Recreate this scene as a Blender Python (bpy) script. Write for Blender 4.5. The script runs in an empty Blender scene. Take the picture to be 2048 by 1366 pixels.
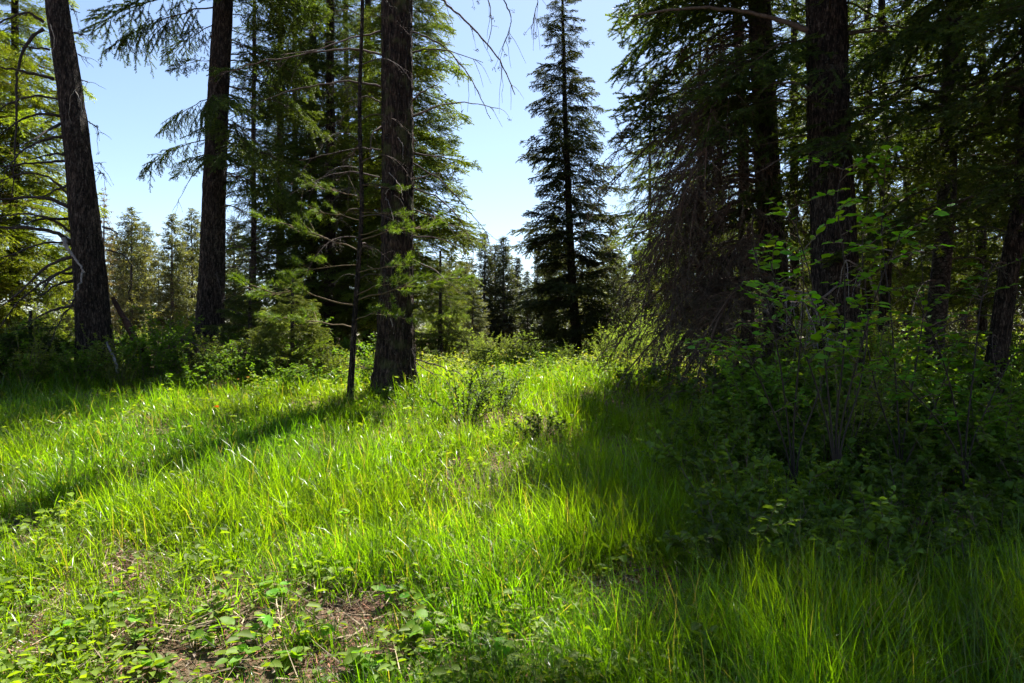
import bpy, math, random
import numpy as np
from mathutils import Vector, Matrix, Euler

# ------------------------------------------------------------------ camera, sky, sun, exposure
SC = bpy.context.scene
COL = SC.collection
EYE = 1.55
F = 1365.0            # focal length in photo pixels (24 mm on a 36 mm frame, 2048 px wide)
cam_d = bpy.data.cameras.new('camera'); cam_d.lens = 24.0; cam_d.sensor_width = 36.0
cam_d.clip_start = 0.05; cam_d.clip_end = 3000
cam = bpy.data.objects.new('camera', cam_d); COL.objects.link(cam)
cam.location = (0, 0, EYE); cam.rotation_euler = (math.radians(90), 0, 0)
SC.camera = cam

SUN_AZ, SUN_EL = math.radians(20.0), math.radians(60.0)      # azimuth to the right of straight ahead
w = bpy.data.worlds.new('World'); SC.world = w; w.use_nodes = True
nt = w.node_tree; nt.nodes.clear()
sky = nt.nodes.new('ShaderNodeTexSky'); sky.sky_type = 'NISHITA'; sky.sun_disc = False
sky.sun_elevation = SUN_EL; sky.sun_rotation = SUN_AZ
sky.altitude = 900; sky.air_density = 1.0; sky.dust_density = 1.2; sky.ozone_density = 0.6
bg = nt.nodes.new('ShaderNodeBackground'); bg.inputs['Strength'].default_value = 0.068
wo = nt.nodes.new('ShaderNodeOutputWorld')
nt.links.new(sky.outputs[0], bg.inputs[0]); nt.links.new(bg.outputs[0], wo.inputs[0])
sd = bpy.data.lights.new('sun', 'SUN'); sd.energy = 5.0; sd.angle = math.radians(0.53); sd.color = (1.0, 0.955, 0.88)
sun = bpy.data.objects.new('sun', sd); COL.objects.link(sun)
to_sun = Vector((math.sin(SUN_AZ)*math.cos(SUN_EL), math.cos(SUN_AZ)*math.cos(SUN_EL), math.sin(SUN_EL)))
sun.rotation_euler = to_sun.to_track_quat('Z', 'Y').to_euler(); sun.location = to_sun*60
SC.view_settings.view_transform = 'Standard'; SC.view_settings.look = 'None'
SC.view_settings.exposure = 1.75; SC.view_settings.gamma = 1.0
SC.render.engine = 'CYCLES'
SC.render.filter_size = 1.05
cy = SC.cycles
cy.max_bounces = 5; cy.diffuse_bounces = 4; cy.glossy_bounces = 1; cy.transmission_bounces = 4; cy.transparent_max_bounces = 4
cy.use_adaptive_sampling = True; cy.adaptive_threshold = 0.03; cy.adaptive_min_samples = 24
cy.caustics_reflective = False; cy.caustics_refractive = False; cy.sample_clamp_indirect = 6.0

# ------------------------------------------------------------------ small helpers
RN = np.random.default_rng(11)
PR = random.Random(5)
def _h(i, j, k, s):
    n = (i*374761393 + j*668265263 + k*2147483647 + s*1274126177) & 0xFFFFFFFF
    n = ((n ^ (n >> 13))*1274126177) & 0xFFFFFFFF
    n = n ^ (n >> 16)
    return (n & 0xFFFF)/65535.0
def noise(x, y, z=0.0, s=0):
    x, y, z = np.broadcast_arrays(np.asarray(x, float), np.asarray(y, float), np.asarray(z, float))
    xi, yi, zi = np.floor(x).astype(np.int64), np.floor(y).astype(np.int64), np.floor(z).astype(np.int64)
    fx, fy, fz = x-xi, y-yi, z-zi
    fx, fy, fz = [f*f*(3-2*f) for f in (fx, fy, fz)]
    r = 0
    for a in (0, 1):
        for b in (0, 1):
            for c in (0, 1):
                r = r + _h(xi+a, yi+b, zi+c, s)*(fx if a else 1-fx)*(fy if b else 1-fy)*(fz if c else 1-fz)
    return r
def sstep(a, b, x):
    t = np.clip((np.asarray(x, float)-a)/(b-a), 0, 1); return t*t*(3-2*t)
_py = np.array([-400, -40, -6, 0, 3, 6, 9, 12, 14, 17, 21, 26, 34, 50, 90, 200, 900.])
_pz = np.array([-3, -1.2, -.35, 0, .22, .50, .84, 1.03, 1.05, .97, .66, .38, .36, .55, 1.0, 2.2, 6.0])
_ty = np.concatenate([np.arange(-400, -40, 4), np.arange(-40, 60, .25), np.arange(60, 900, 5)])
_tz = np.interp(_ty, _py, _pz)
_m = (_ty > -38) & (_ty < 58); _k = np.ones(13)/13
_tzs = np.convolve(_tz, _k, 'same'); _tz = np.where(_m, _tzs, _tz)
def G(x, y):
    x = np.asarray(x, float); y = np.asarray(y, float)
    z = np.interp(y, _ty, _tz)
    near = np.exp(-(np.maximum(np.hypot(x, y)-20, 0)/30)**2)
    z = z - 0.16*sstep(1.2, 5.0, x)*sstep(2, 6, y)*near + 0.12*sstep(-2.5, -6.5, x)*sstep(6, 11, y)*near
    z = z + 0.10*(noise(x*.45+3, y*.45)-.5) + 0.05*(noise(x*1.3, y*1.3+9, 0, 2)-.5)*near
    return z - 0.10*(noise(3., 0.)-.5) - .0
G0 = float(G(0., 0.)); 
def W(px, py, d):
    return Vector(((px-1024)/F*d, d, EYE+(683-py)/F*d))
def ground_at(px, py):
    """point of the ground seen at a photo pixel (used once, to measure where things stand)"""
    s = (py-683)/F; d = 2.0
    for _ in range(60):
        x = (px-1024)/F*d; z = float(G(x, d))
        d += 0.5*((EYE-z)/max(s, .02)-d)
    return (px-1024)/F*d, d

class MB:
    def __init__(s): s.v=[]; s.f=[]; s.m=[]; s.c=[]; s.n=0
    def add(s, v, f, mat=0, col=(1, 1, 1)):
        v = np.asarray(v, np.float32).reshape(-1, 3); f = np.asarray(f, np.int64)
        c = np.empty((len(v), 3), np.float32); c[:] = col
        s.v.append(v); s.f.append(f+s.n); s.m.append(np.full(len(f), mat, np.int32)); s.c.append(c); s.n += len(v)
    def mesh(s, name, mats, smooth=True):
        me = bpy.data.meshes.new(name)
        v = np.concatenate(s.v); me.vertices.add(len(v)); me.vertices.foreach_set('co', v.ravel())
        loops = np.concatenate([f.ravel() for f in s.f]).astype(np.int32)
        tot = np.concatenate([np.full(len(f), f.shape[1], np.int32) for f in s.f])
        st = np.concatenate([[0], np.cumsum(tot)[:-1]]).astype(np.int32)
        me.loops.add(len(loops)); me.loops.foreach_set('vertex_index', loops)
        me.polygons.add(len(tot)); me.polygons.foreach_set('loop_start', st); me.polygons.foreach_set('loop_total', tot)
        me.polygons.foreach_set('material_index', np.concatenate(s.m))
        me.polygons.foreach_set('use_smooth', np.full(len(tot), smooth))
        a = me.attributes.new('Col', 'FLOAT_COLOR', 'POINT')
        c = np.concatenate(s.c); a.data.foreach_set('color', np.concatenate([c, np.ones((len(c), 1), np.float32)], 1).ravel())
        for m in mats: me.materials.append(m)
        me.update(calc_edges=True); 
        return me
def nrm(a): return a/np.maximum(np.linalg.norm(a, axis=-1, keepdims=True), 1e-9)
def tube(mb, pts, rad, sides=3, mat=0, col=(1, 1, 1), cap=True):
    pts = np.asarray(pts, float); n = len(pts); rad = np.broadcast_to(np.asarray(rad, float), (n,))
    t = nrm(np.gradient(pts, axis=0))
    up = np.array([0, 0, 1.]) if abs(t[:, 2]).mean() < .8 else np.array([1., 0, 0])
    a = nrm(np.cross(t, up)); b = np.cross(t, a)
    th = np.arange(sides)/sides*2*np.pi
    v = pts[:, None]+rad[:, None, None]*(np.cos(th)[None, :, None]*a[:, None]+np.sin(th)[None, :, None]*b[:, None])
    i = np.arange(n-1)[:, None]*sides; j = np.arange(sides)[None]; k = (j+1) % sides
    q = np.stack([i+j, i+k, i+sides+k, i+sides+j], -1).reshape(-1, 4)
    mb.add(v.reshape(-1, 3), q, mat, col)
    if cap and sides > 3:
        mb.add(v[-1], np.arange(sides)[None], mat, col)
def curve(p0, d, L, n, droop=0., wob=0., rg=PR, lift=0.):
    s = np.linspace(0, 1, n)[:, None]; d = np.asarray(d, float); d = d/np.linalg.norm(d)
    p = np.asarray(p0, float)+d*L*s+np.array([0, 0, 1.])*(lift*L*s*(1-s)-droop*L*s*s)
    if wob and n > 2:
        r = np.cumsum(np.array([[rg.gauss(0, 1) for _ in range(3)] for _ in range(n)]), 0)*wob*L/n; r -= r[0]; p = p+r
    return p
def along(p, s):
    p = np.asarray(p); n = len(p)-1; f = np.clip(np.asarray(s)*n, 0, n-1e-6); i = f.astype(int); u = (f-i)[..., None]
    return p[i]*(1-u)+p[i+1]*u, nrm(p[i+1]-p[i])
def needles(mb, P, D, L, Wd, mat, col):
    n = len(P); side = nrm(np.cross(D, RN.normal(size=(n, 3))))
    L = np.broadcast_to(L, (n,))[:, None]; Wd = np.broadcast_to(Wd, (n,))[:, None]
    v = np.stack([P-side*Wd*.5, P+side*Wd*.5, P+D*L], 1)
    mb.add(v.reshape(-1, 3), np.arange(3*n).reshape(n, 3), mat, np.repeat(np.broadcast_to(col, (n, 3)), 3, 0))
def leaves6(mb, P, D, N, L, Wd, mat, col, fold=.25, curl=.15):
    """folded pointed-oval leaves, six vertices and two faces each"""
    n = len(P); D = nrm(D); S = nrm(np.cross(N, D)); N = np.cross(D, S)
    L = np.broadcast_to(L, (n,))[:, None]; Wd = np.broadcast_to(Wd, (n,))[:, None]
    q = []
    for s, wv, z in ((0, 0, 0), (.30, .5, fold), (.68, .42, fold), (1, 0, -curl), (.68, -.42, fold), (.30, -.5, fold)):
        q.append(P+D*L*s+S*Wd*wv+N*(Wd*abs(wv)*2*z if wv else L*z))
    v = np.stack(q, 1).reshape(-1, 3); b = np.arange(n)[:, None]*6
    f = np.concatenate([b+np.array([[0, 1, 2, 3]]), b+np.array([[0, 3, 4, 5]])])
    mb.add(v, f, mat, np.repeat(np.broadcast_to(col, (n, 3)), 6, 0))

def tag(o, label=None, cat=None, group=None, kind=None):
    if label: o['label'] = label
    if cat: o['category'] = cat
    if group: o['group'] = group
    if kind: o['kind'] = kind
    return o
def empty(name, loc, parent=None):
    o = bpy.data.objects.new(name, None); o.empty_display_size = .2; o.location = loc; o.parent = parent; COL.objects.link(o); return o
def obj(name, me, parent=None, loc=(0, 0, 0), rot=(0, 0, 0), sc=1.0, color=None):
    o = bpy.data.objects.new(name, me); o.parent = parent; o.location = loc; o.rotation_euler = rot
    o.scale = (sc, sc, sc) if np.isscalar(sc) else sc
    if color is not None: o.color = (*color, 1)
    COL.objects.link(o); return o

# ------------------------------------------------------------------ materials
def mat_new(name):
    m = bpy.data.materials.new(name); m.use_nodes = True; m.node_tree.nodes.clear(); return m, m.node_tree.nodes, m.node_tree.links
def foliage_mat(name, trans=.5, tint=(1.9, 1.75, .55), rough=.42, spec=.35, var=.35):
    m, N, L = mat_new(name)
    at = N.new('ShaderNodeAttribute'); at.attribute_name = 'Col'
    oi = N.new('ShaderNodeObjectInfo')
    mx = N.new('ShaderNodeMix'); mx.data_type = 'RGBA'; mx.blend_type = 'MULTIPLY'; mx.inputs[0].default_value = 1
    L.new(at.outputs['Color'], mx.inputs[6]); L.new(oi.outputs['Color'], mx.inputs[7])
    ge = N.new('ShaderNodeNewGeometry'); no = N.new('ShaderNodeTexNoise'); no.inputs['Scale'].default_value = 1.6; no.inputs['Detail'].default_value = 3
    L.new(ge.outputs['Position'], no.inputs['Vector'])
    mr = N.new('ShaderNodeMapRange'); mr.inputs[1].default_value = .3; mr.inputs[2].default_value = .7; mr.inputs[3].default_value = 1-var; mr.inputs[4].default_value = 1+var
    L.new(no.outputs[0], mr.inputs[0])
    m2 = N.new('ShaderNodeVectorMath'); m2.operation = 'SCALE'; L.new(mx.outputs[2], m2.inputs[0]); L.new(mr.outputs[0], m2.inputs['Scale'])
    pb = N.new('ShaderNodeBsdfPrincipled'); pb.inputs['Roughness'].default_value = rough; pb.inputs['Specular IOR Level'].default_value = spec
    L.new(m2.outputs[0], pb.inputs['Base Color'])
    m3 = N.new('ShaderNodeVectorMath'); m3.operation = 'MULTIPLY'; m3.inputs[1].default_value = tint; L.new(m2.outputs[0], m3.inputs[0])
    tr = N.new('ShaderNodeBsdfTranslucent'); L.new(m3.outputs[0], tr.inputs[0])
    ms = N.new('ShaderNodeMixShader'); ms.inputs[0].default_value = trans
    L.new(pb.outputs[0], ms.inputs[1]); L.new(tr.outputs[0], ms.inputs[2])
    o = N.new('ShaderNodeOutputMaterial'); L.new(ms.outputs[0], o.inputs[0]); return m
def bark_mat(name, c1, c2, c3, scale=(15, 15, 3.4), bump=1.0, rough=.9, moss=0.0):
    m, N, L = mat_new(name)
    tc = N.new('ShaderNodeTexCoord'); mp = N.new('ShaderNodeMapping'); mp.inputs['Scale'].default_value = scale
    L.new(tc.outputs['Object'], mp.inputs[0])
    n1 = N.new('ShaderNodeTexNoise'); n1.inputs['Scale'].default_value = 2.2; n1.inputs['Detail'].default_value = 8; n1.inputs['Roughness'].default_value = .65
    n2 = N.new('ShaderNodeTexVoronoi'); n2.inputs['Scale'].default_value = 3.0; n2.feature = 'DISTANCE_TO_EDGE'
    L.new(mp.outputs[0], n1.inputs[0])
    wv = N.new('ShaderNodeVectorMath'); wv.operation = 'MULTIPLY_ADD'; wv.inputs[1].default_value = (.5, .5, .5); L.new(n1.outputs['Color'], wv.inputs[0]); L.new(mp.outputs[0], wv.inputs[2])
    L.new(wv.outputs[0], n2.inputs[0])
    cr = N.new('ShaderNodeValToRGB'); e = cr.color_ramp.elements
    e[0].position = .36; e[0].color = (*c1, 1); e[1].position = .68; e[1].color = (*c3, 1); x = e.new(.5); x.color = (*c2, 1)
    L.new(n1.outputs[0], cr.inputs[0])
    ck = N.new('ShaderNodeMapRange'); ck.inputs[1].default_value = .0; ck.inputs[2].default_value = .22; ck.inputs[3].default_value = .22; ck.inputs[4].default_value = 1.0
    L.new(n2.outputs[0], ck.inputs[0]); cm = N.new('ShaderNodeVectorMath'); cm.operation = 'SCALE'; L.new(cr.outputs[0], cm.inputs[0]); L.new(ck.outputs[0], cm.inputs['Scale'])
    last = cm.outputs[0]
    fl = N.new('ShaderNodeTexNoise'); fl.inputs['Scale'].default_value = 46; fl.inputs['Detail'].default_value = 3; L.new(tc.outputs['Object'], fl.inputs[0])
    fr_ = N.new('ShaderNodeMapRange'); fr_.inputs[1].default_value = .64; fr_.inputs[2].default_value = .72; fr_.inputs[4].default_value = .75; L.new(fl.outputs[0], fr_.inputs[0])
    fm = N.new('ShaderNodeMix'); fm.data_type = 'RGBA'; fm.inputs[7].default_value = (.20, .19, .155, 1); L.new(fr_.outputs[0], fm.inputs[0]); L.new(last, fm.inputs[6]); last = fm.outputs[2]
    if moss:
        n3 = N.new('ShaderNodeTexNoise'); n3.inputs['Scale'].default_value = 5; n3.inputs['Detail'].default_value = 6; L.new(tc.outputs['Object'], n3.inputs[0])
        r3 = N.new('ShaderNodeMapRange'); r3.inputs[1].default_value = .52; r3.inputs[2].default_value = .68; r3.inputs[4].default_value = moss; L.new(n3.outputs[0], r3.inputs[0])
        mm = N.new('ShaderNodeMix'); mm.data_type = 'RGBA'; mm.inputs[7].default_value = (.10, .11, .035, 1)
        L.new(r3.outputs[0], mm.inputs[0]); L.new(last, mm.inputs[6]); last = mm.outputs[2]
    pb = N.new('ShaderNodeBsdfPrincipled'); pb.inputs['Roughness'].default_value = rough; pb.inputs['Specular IOR Level'].default_value = .2
    L.new(last, pb.inputs['Base Color'])
    ad = N.new('ShaderNodeMath'); ad.operation = 'MULTIPLY_ADD'; ad.inputs[1].default_value = 3.0; L.new(n2.outputs[0], ad.inputs[0]); L.new(n1.outputs[0], ad.inputs[2])
    bp = N.new('ShaderNodeBump'); bp.inputs['Strength'].default_value = bump; bp.inputs['Distance'].default_value = .035
    L.new(ad.outputs[0], bp.inputs['Height']); L.new(bp.outputs[0], pb.inputs['Normal'])
    o = N.new('ShaderNodeOutputMaterial'); L.new(pb.outputs[0], o.inputs[0]); return m
def plain_mat(name, rough=.85, spec=.2):
    m, N, L = mat_new(name)
    at = N.new('ShaderNodeAttribute'); at.attribute_name = 'Col'; oi = N.new('ShaderNodeObjectInfo')
    mx = N.new('ShaderNodeMix'); mx.data_type = 'RGBA'; mx.blend_type = 'MULTIPLY'; mx.inputs[0].default_value = 1
    L.new(at.outputs['Color'], mx.inputs[6]); L.new(oi.outputs['Color'], mx.inputs[7])
    ge = N.new('ShaderNodeNewGeometry'); no = N.new('ShaderNodeTexNoise'); no.inputs['Scale'].default_value = 35; no.inputs['Detail'].default_value = 4; L.new(ge.outputs['Position'], no.inputs[0])
    mr = N.new('ShaderNodeMapRange'); mr.inputs[1].default_value = .3; mr.inputs[2].default_value = .7; mr.inputs[3].default_value = .6; mr.inputs[4].default_value = 1.4; L.new(no.outputs[0], mr.inputs[0])
    m2 = N.new('ShaderNodeVectorMath'); m2.operation = 'SCALE'; L.new(mx.outputs[2], m2.inputs[0]); L.new(mr.outputs[0], m2.inputs['Scale'])
    pb = N.new('ShaderNodeBsdfPrincipled'); pb.inputs['Roughness'].default_value = rough; pb.inputs['Specular IOR Level'].default_value = spec
    L.new(m2.outputs[0], pb.inputs['Base Color'])
    o = N.new('ShaderNodeOutputMaterial'); L.new(pb.outputs[0], o.inputs[0]); return m
def ground_mat():
    m, N, L = mat_new('forest_soil')
    ge = N.new('ShaderNodeNewGeometry')
    a = N.new('ShaderNodeTexNoise'); a.inputs['Scale'].default_value = 38; a.inputs['Detail'].default_value = 8; a.inputs['Roughness'].default_value = .7
    b = N.new('ShaderNodeTexNoise'); b.inputs['Scale'].default_value = .9; b.inputs['Detail'].default_value = 5
    L.new(ge.outputs['Position'], a.inputs[0]); L.new(ge.outputs['Position'], b.inputs[0])
    cr = N.new('ShaderNodeValToRGB'); e = cr.color_ramp.elements
    e[0].position = .33; e[0].color = (.022, .014, .010, 1); e[1].position = .68; e[1].color = (.29, .185, .14, 1); x = e.new(.5); x.color = (.12, .062, .046, 1)
    L.new(a.outputs[0], cr.inputs[0])
    r = N.new('ShaderNodeMapRange'); r.inputs[1].default_value = .5; r.inputs[2].default_value = .72; r.inputs[4].default_value = .55; L.new(b.outputs[0], r.inputs[0])
    mm = N.new('ShaderNodeMix'); mm.data_type = 'RGBA'; mm.inputs[7].default_value = (.05, .075, .018, 1)
    L.new(r.outputs[0], mm.inputs[0]); L.new(cr.outputs[0], mm.inputs[6])
    pb = N.new('ShaderNodeBsdfPrincipled'); pb.inputs['Roughness'].default_value = .95; pb.inputs['Specular IOR Level'].default_value = .15
    L.new(mm.outputs[2], pb.inputs['Base Color'])
    bp = N.new('ShaderNodeBump'); bp.inputs['Strength'].default_value = .8; bp.inputs['Distance'].default_value = .03; L.new(a.outputs[0], bp.inputs['Height']); L.new(bp.outputs[0], pb.inputs['Normal'])
    o = N.new('ShaderNodeOutputMaterial'); L.new(pb.outputs[0], o.inputs[0]); return m
M_NEEDLE = foliage_mat('conifer_needles', .42, (1.95, 1.8, .38), .5, .25)
M_GRASS = foliage_mat('grass_blades', .6, (2.9, 2.5, .2), .3, .5, .35)
M_LEAF = foliage_mat('broad_leaves', .5, (1.95, 1.85, .33), .55, .22, .25)
M_TWIG = plain_mat('twig_bark')
M_DEAD = plain_mat('dead_wood')
M_LITTER = plain_mat('leaf_litter')
M_BARK = bark_mat('fir_bark', (.010, .007, .0055), (.055, .038, .028), (.21, .16, .125))
M_BARKC = bark_mat('furrowed_bark', (.013, .008, .006), (.062, .039, .027), (.20, .138, .10), (13, 13, 2.2), 1.0, .9, .7)
M_BARKG = bark_mat('smooth_bark', (.03, .024, .02), (.06, .048, .038), (.11, .09, .075), (5, 5, 7), .35)
M_SOIL = ground_mat()

# ------------------------------------------------------------------ ground: one sheet to the horizon
def axis(lo, hi, fine_lo, fine_hi, step, grow=1.18):
    a = list(np.arange(fine_lo, fine_hi+1e-6, step)); s = step
    while a[-1] < hi: s *= grow; a.append(a[-1]+s)
    s = step
    while a[0] > lo: s *= grow; a.insert(0, a[0]-s)
    return np.array(a)
gx = axis(-900, 900, -14, 12, .12); gy = axis(-300, 900, 1.2, 20, .10)
XX, YY = np.meshgrid(gx, gy)
ZZ = G(XX, YY)+.03*(noise(XX*6, YY*6, 0, 5)-.5)*(np.hypot(XX, YY) < 25)
mb = MB(); nx, ny = len(gx), len(gy)
ii = np.arange(ny-1)[:, None]*nx+np.arange(nx-1)[None]
mb.add(np.stack([XX, YY, ZZ], -1), np.stack([ii, ii+1, ii+nx+1, ii+nx], -1).reshape(-1, 4))
tag(obj('ground', mb.mesh('ground', [M_SOIL])), kind='structure')

# ------------------------------------------------------------------ branch meshes shared by many trees
TW = (.055, .040, .030)
def fir_bough(seed, L=2.0, hang=.35, n2=22, wide=.36, nl=.039, nw=.0145, sp=.0145, ts=.10, col=(.044, .070, .018), tip=(.086, .122, .024), bare=.18, up=.0, lift=.25, gap=.1):
    rg = random.Random(seed); mb = MB()
    main = curve((0, 0, 0), (1, 0, up), L, 12, .08+.16*hang, .12, rg, lift*.6)
    tube(mb, main, np.linspace(.016, .003, 12)*L/2, 5, 0, TW)
    P, D, C = [], [], []
    def needle_on(pts, s0, new, dens=1.0):
        ln = np.linalg.norm(np.diff(pts, axis=0), axis=1).sum(); n = max(2, int(ln*(1-s0)/sp*dens))
        s = np.linspace(s0, 1, n); p, t = along(pts, s)
        side = nrm(np.cross(t, np.array([0, 0, 1.]))+1e-6); upv = np.cross(side, t)
        for k, (a, b) in enumerate(((1, .1), (-1, .1), (RN.choice((-.45, .45)), .8))):
            r = RN.normal(size=(n, 3))*.22
            P.append(p); D.append(nrm(t*.75+side*a+upv*b*.8+r))
            f = np.clip((s-.45)/.5, 0, 1)[:, None]*new
            C.append((np.array(col)*(1-f)+np.array(tip)*f)*RN.uniform(.75, 1.25, (n, 1)))
    for i in range(n2*2):
        t = .10+.88*(i/(n2*2-1))**.95; sd = 1 if i % 2 else -1
        if rg.random() < gap or math.sin(i*.55+seed)*math.sin(i*.23+seed*2.1) > .62: continue
        p0, tg = along(main, np.array([t])); p0 = p0[0]
        l2 = L*wide*(math.sin(math.pi*min(1, (t*.82+.16)))**.9)*rg.uniform(.4, 1.25)+.05
        an = math.radians(rg.uniform(30, 80))
        d = np.array([math.cos(an), sd*math.sin(an), rg.uniform(-.35, .3)-hang*.4])
        sec = curve(p0, d, l2, 7, hang*rg.uniform(.2, 1.2)+.05, .13, rg)
        tube(mb, sec, np.linspace(.005, .0016, 7), 3, 0, TW)
        new = rg.uniform(.2, 1.0)
        b0 = bare*(1-t)*2.0
        needle_on(sec, min(.7, b0+.1), new)
        n3 = int(l2/ts)
        for j in range(n3):
            u = .12+.86*(j+rg.random()*.5)/max(n3, 1)
            if u < b0: continue
            q, tq = along(sec, np.array([u])); q = q[0]; tq = tq[0]
            l3 = (l2*.42*(1-u)+.045)*rg.uniform(.7, 1.2)
            sgn = 1 if j % 2 else -1
            sv = np.cross(tq, [0, 0, 1.]); sv = sv/max(np.linalg.norm(sv), 1e-5)
            d3 = tq*.7+sv*sgn*.75+np.array([0, 0, rg.uniform(-.2, .1)-hang*.35])
            ter = curve(q, d3, l3, 4, hang*.5, .03, rg)
            tube(mb, ter, (.0022, .0018, .0014, .001), 3, 0, TW)
            needle_on(ter, .05, new)
    needle_on(main, .55, .6)
    P, D, C = map(np.concatenate, (P, D, C)); n = len(P)
    needles(mb, P, D, nl*RN.uniform(.7, 1.2, n), nw, 1, C)
    me = mb.mesh('bough', [M_TWIG, M_NEEDLE]); me['L'] = L; return me
def dead_branch(seed, L=1.8, arc=.3, droop=.5, n2=16, l2m=.5, hang=.4, n3=5, r0=.016, lichen=0, col=(.075, .058, .048), twr=.0032):
    rg = random.Random(seed); mb = MB(); c = np.array(col)
    main = curve((0, 0, 0), (1, 0, .05), L, 14, droop, .05, rg, arc+droop*.5)
    tube(mb, main, np.linspace(r0, .004, 14), 5, 0, c)
    P, D, C = [], [], []
    for i in range(n2):
        t = rg.uniform(.15, 1.0); p0, tg = along(main, np.array([t])); p0 = p0[0]
        l2 = l2m*rg.uniform(.3, 1.1)*(1.15-t*.6); sd = rg.choice((-1, 1))
        an = math.radians(rg.uniform(20, 75))
        d = np.array([math.cos(an), sd*math.sin(an), rg.uniform(-.4, .25)])
        sec = curve(p0, d, l2, 7, hang*rg.uniform(.3, 1.4), .13, rg)
        tube(mb, sec, np.linspace(twr*1.5, twr*.6, 7), 3, 0, c*rg.uniform(.6, 1.3))
        for j in range(rg.randint(0, n3)):
            q, tq = along(sec, np.array([rg.uniform(.2, 1)])); q = q[0]; tq = tq[0]
            d3 = tq+np.array([rg.gauss(0, .7), rg.gauss(0, .7), rg.gauss(-.2, .5)])
            ter = curve(q, d3, l2*rg.uniform(.15, .5), 5, hang*.8, .15, rg)
            tube(mb, ter, np.linspace(twr*.8, twr*.4, 5), 3, 0, c*rg.uniform(.6, 1.4))
            if lichen and rg.random() < lichen:
                k = 10; pp, _ = along(ter, RN.uniform(0, 1, k)); P.append(pp); D.append(nrm(RN.normal(size=(k, 3))+[0, 0, -.8])); C.append(np.tile(np.array([[.09, .085, .06]])*rg.uniform(.5, 1.3), (k, 1)))
    if P:
        P, D, C = map(np.concatenate, (P, D, C)); needles(mb, P, D, RN.uniform(.015, .04, len(P)), .012, 0, C)
    me = mb.mesh('dead_branch', [M_DEAD]); me['L'] = L; return me
def pine_branch(seed, L=1.0, col=(.055, .095, .022)):
    rg = random.Random(seed); mb = MB()
    main = curve((0, 0, 0), (1, 0, .15), L, 9, .12, .22, rg, .1); tube(mb, main, np.linspace(.010, .004, 9)*L**.5, 5, 0, (.09, .066, .05))
    ends = [main]
    for i in range(11):
        p0, tg = along(main, np.array([rg.uniform(.3, .97)])); an = math.radians(rg.uniform(25, 60)); sd = rg.choice((-1, 1))
        s = curve(p0[0], (math.cos(an), sd*math.sin(an), rg.uniform(-.1, .35)), L*rg.uniform(.15, .45), 5, -.1, .12, rg)
        tube(mb, s, np.linspace(.005, .003, 5), 4, 0, (.10, .075, .055)); ends.append(s)
    P, D, C = [], [], []
    for s in ends:
        k = 110; u = 1-RN.uniform(0, 1, k)**1.5*min(.7, .16/max(.05, np.linalg.norm(s[-1]-s[0]))); p, t = along(s, u)
        P.append(p); D.append(nrm(t*.7+RN.normal(size=(k, 3))*.55+[0, 0, .1])); C.append(np.array(col)*RN.uniform(.7, 1.6, (k, 1)))
    P, D, C = map(np.concatenate, (P, D, C)); needles(mb, P, D, RN.uniform(.055, .095, len(P)), .0075, 1, C)
    me = mb.mesh('pine_branch', [M_TWIG, M_NEEDLE]); me['L'] = L; return me

FIR = [fir_bough(100+i, hang=h, wide=wd, n2=20, ts=.085) for i, (h, wd) in enumerate(((.05, .34), (.15, .38), (.28, .34), (.1, .42)))]
HANG = [fir_bough(120+i, L=2.2, hang=h, wide=.34, n2=24, gap=.15, ts=.085) for i, h in enumerate((.55, .8))]
SPR = [fir_bough(140+i, L=1.2, hang=.22, n2=17, wide=.36, nl=.032, nw=.013, sp=.012, ts=.07, col=(.030, .045, .022), tip=(.05, .065, .03), bare=.1, up=.1, lift=-.22, gap=.15) for i in range(4)]
LACY = [fir_bough(160+i, L=2.0, hang=.12, n2=15, wide=.36, gap=.3, bare=.25) for i in range(3)]
DEAD = [dead_branch(200+i, n2=10+2*i, lichen=.25) for i in range(4)]
DTWIG = [dead_branch(220+i, L=1.9, arc=.15, droop=.75, n2=34, l2m=.75, hang=.7, n3=8, r0=.022, lichen=.5, col=(.085, .062, .048), twr=.0034) for i in range(4)]
PINE = [pine_branch(240+i) for i in range(4)]

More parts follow.
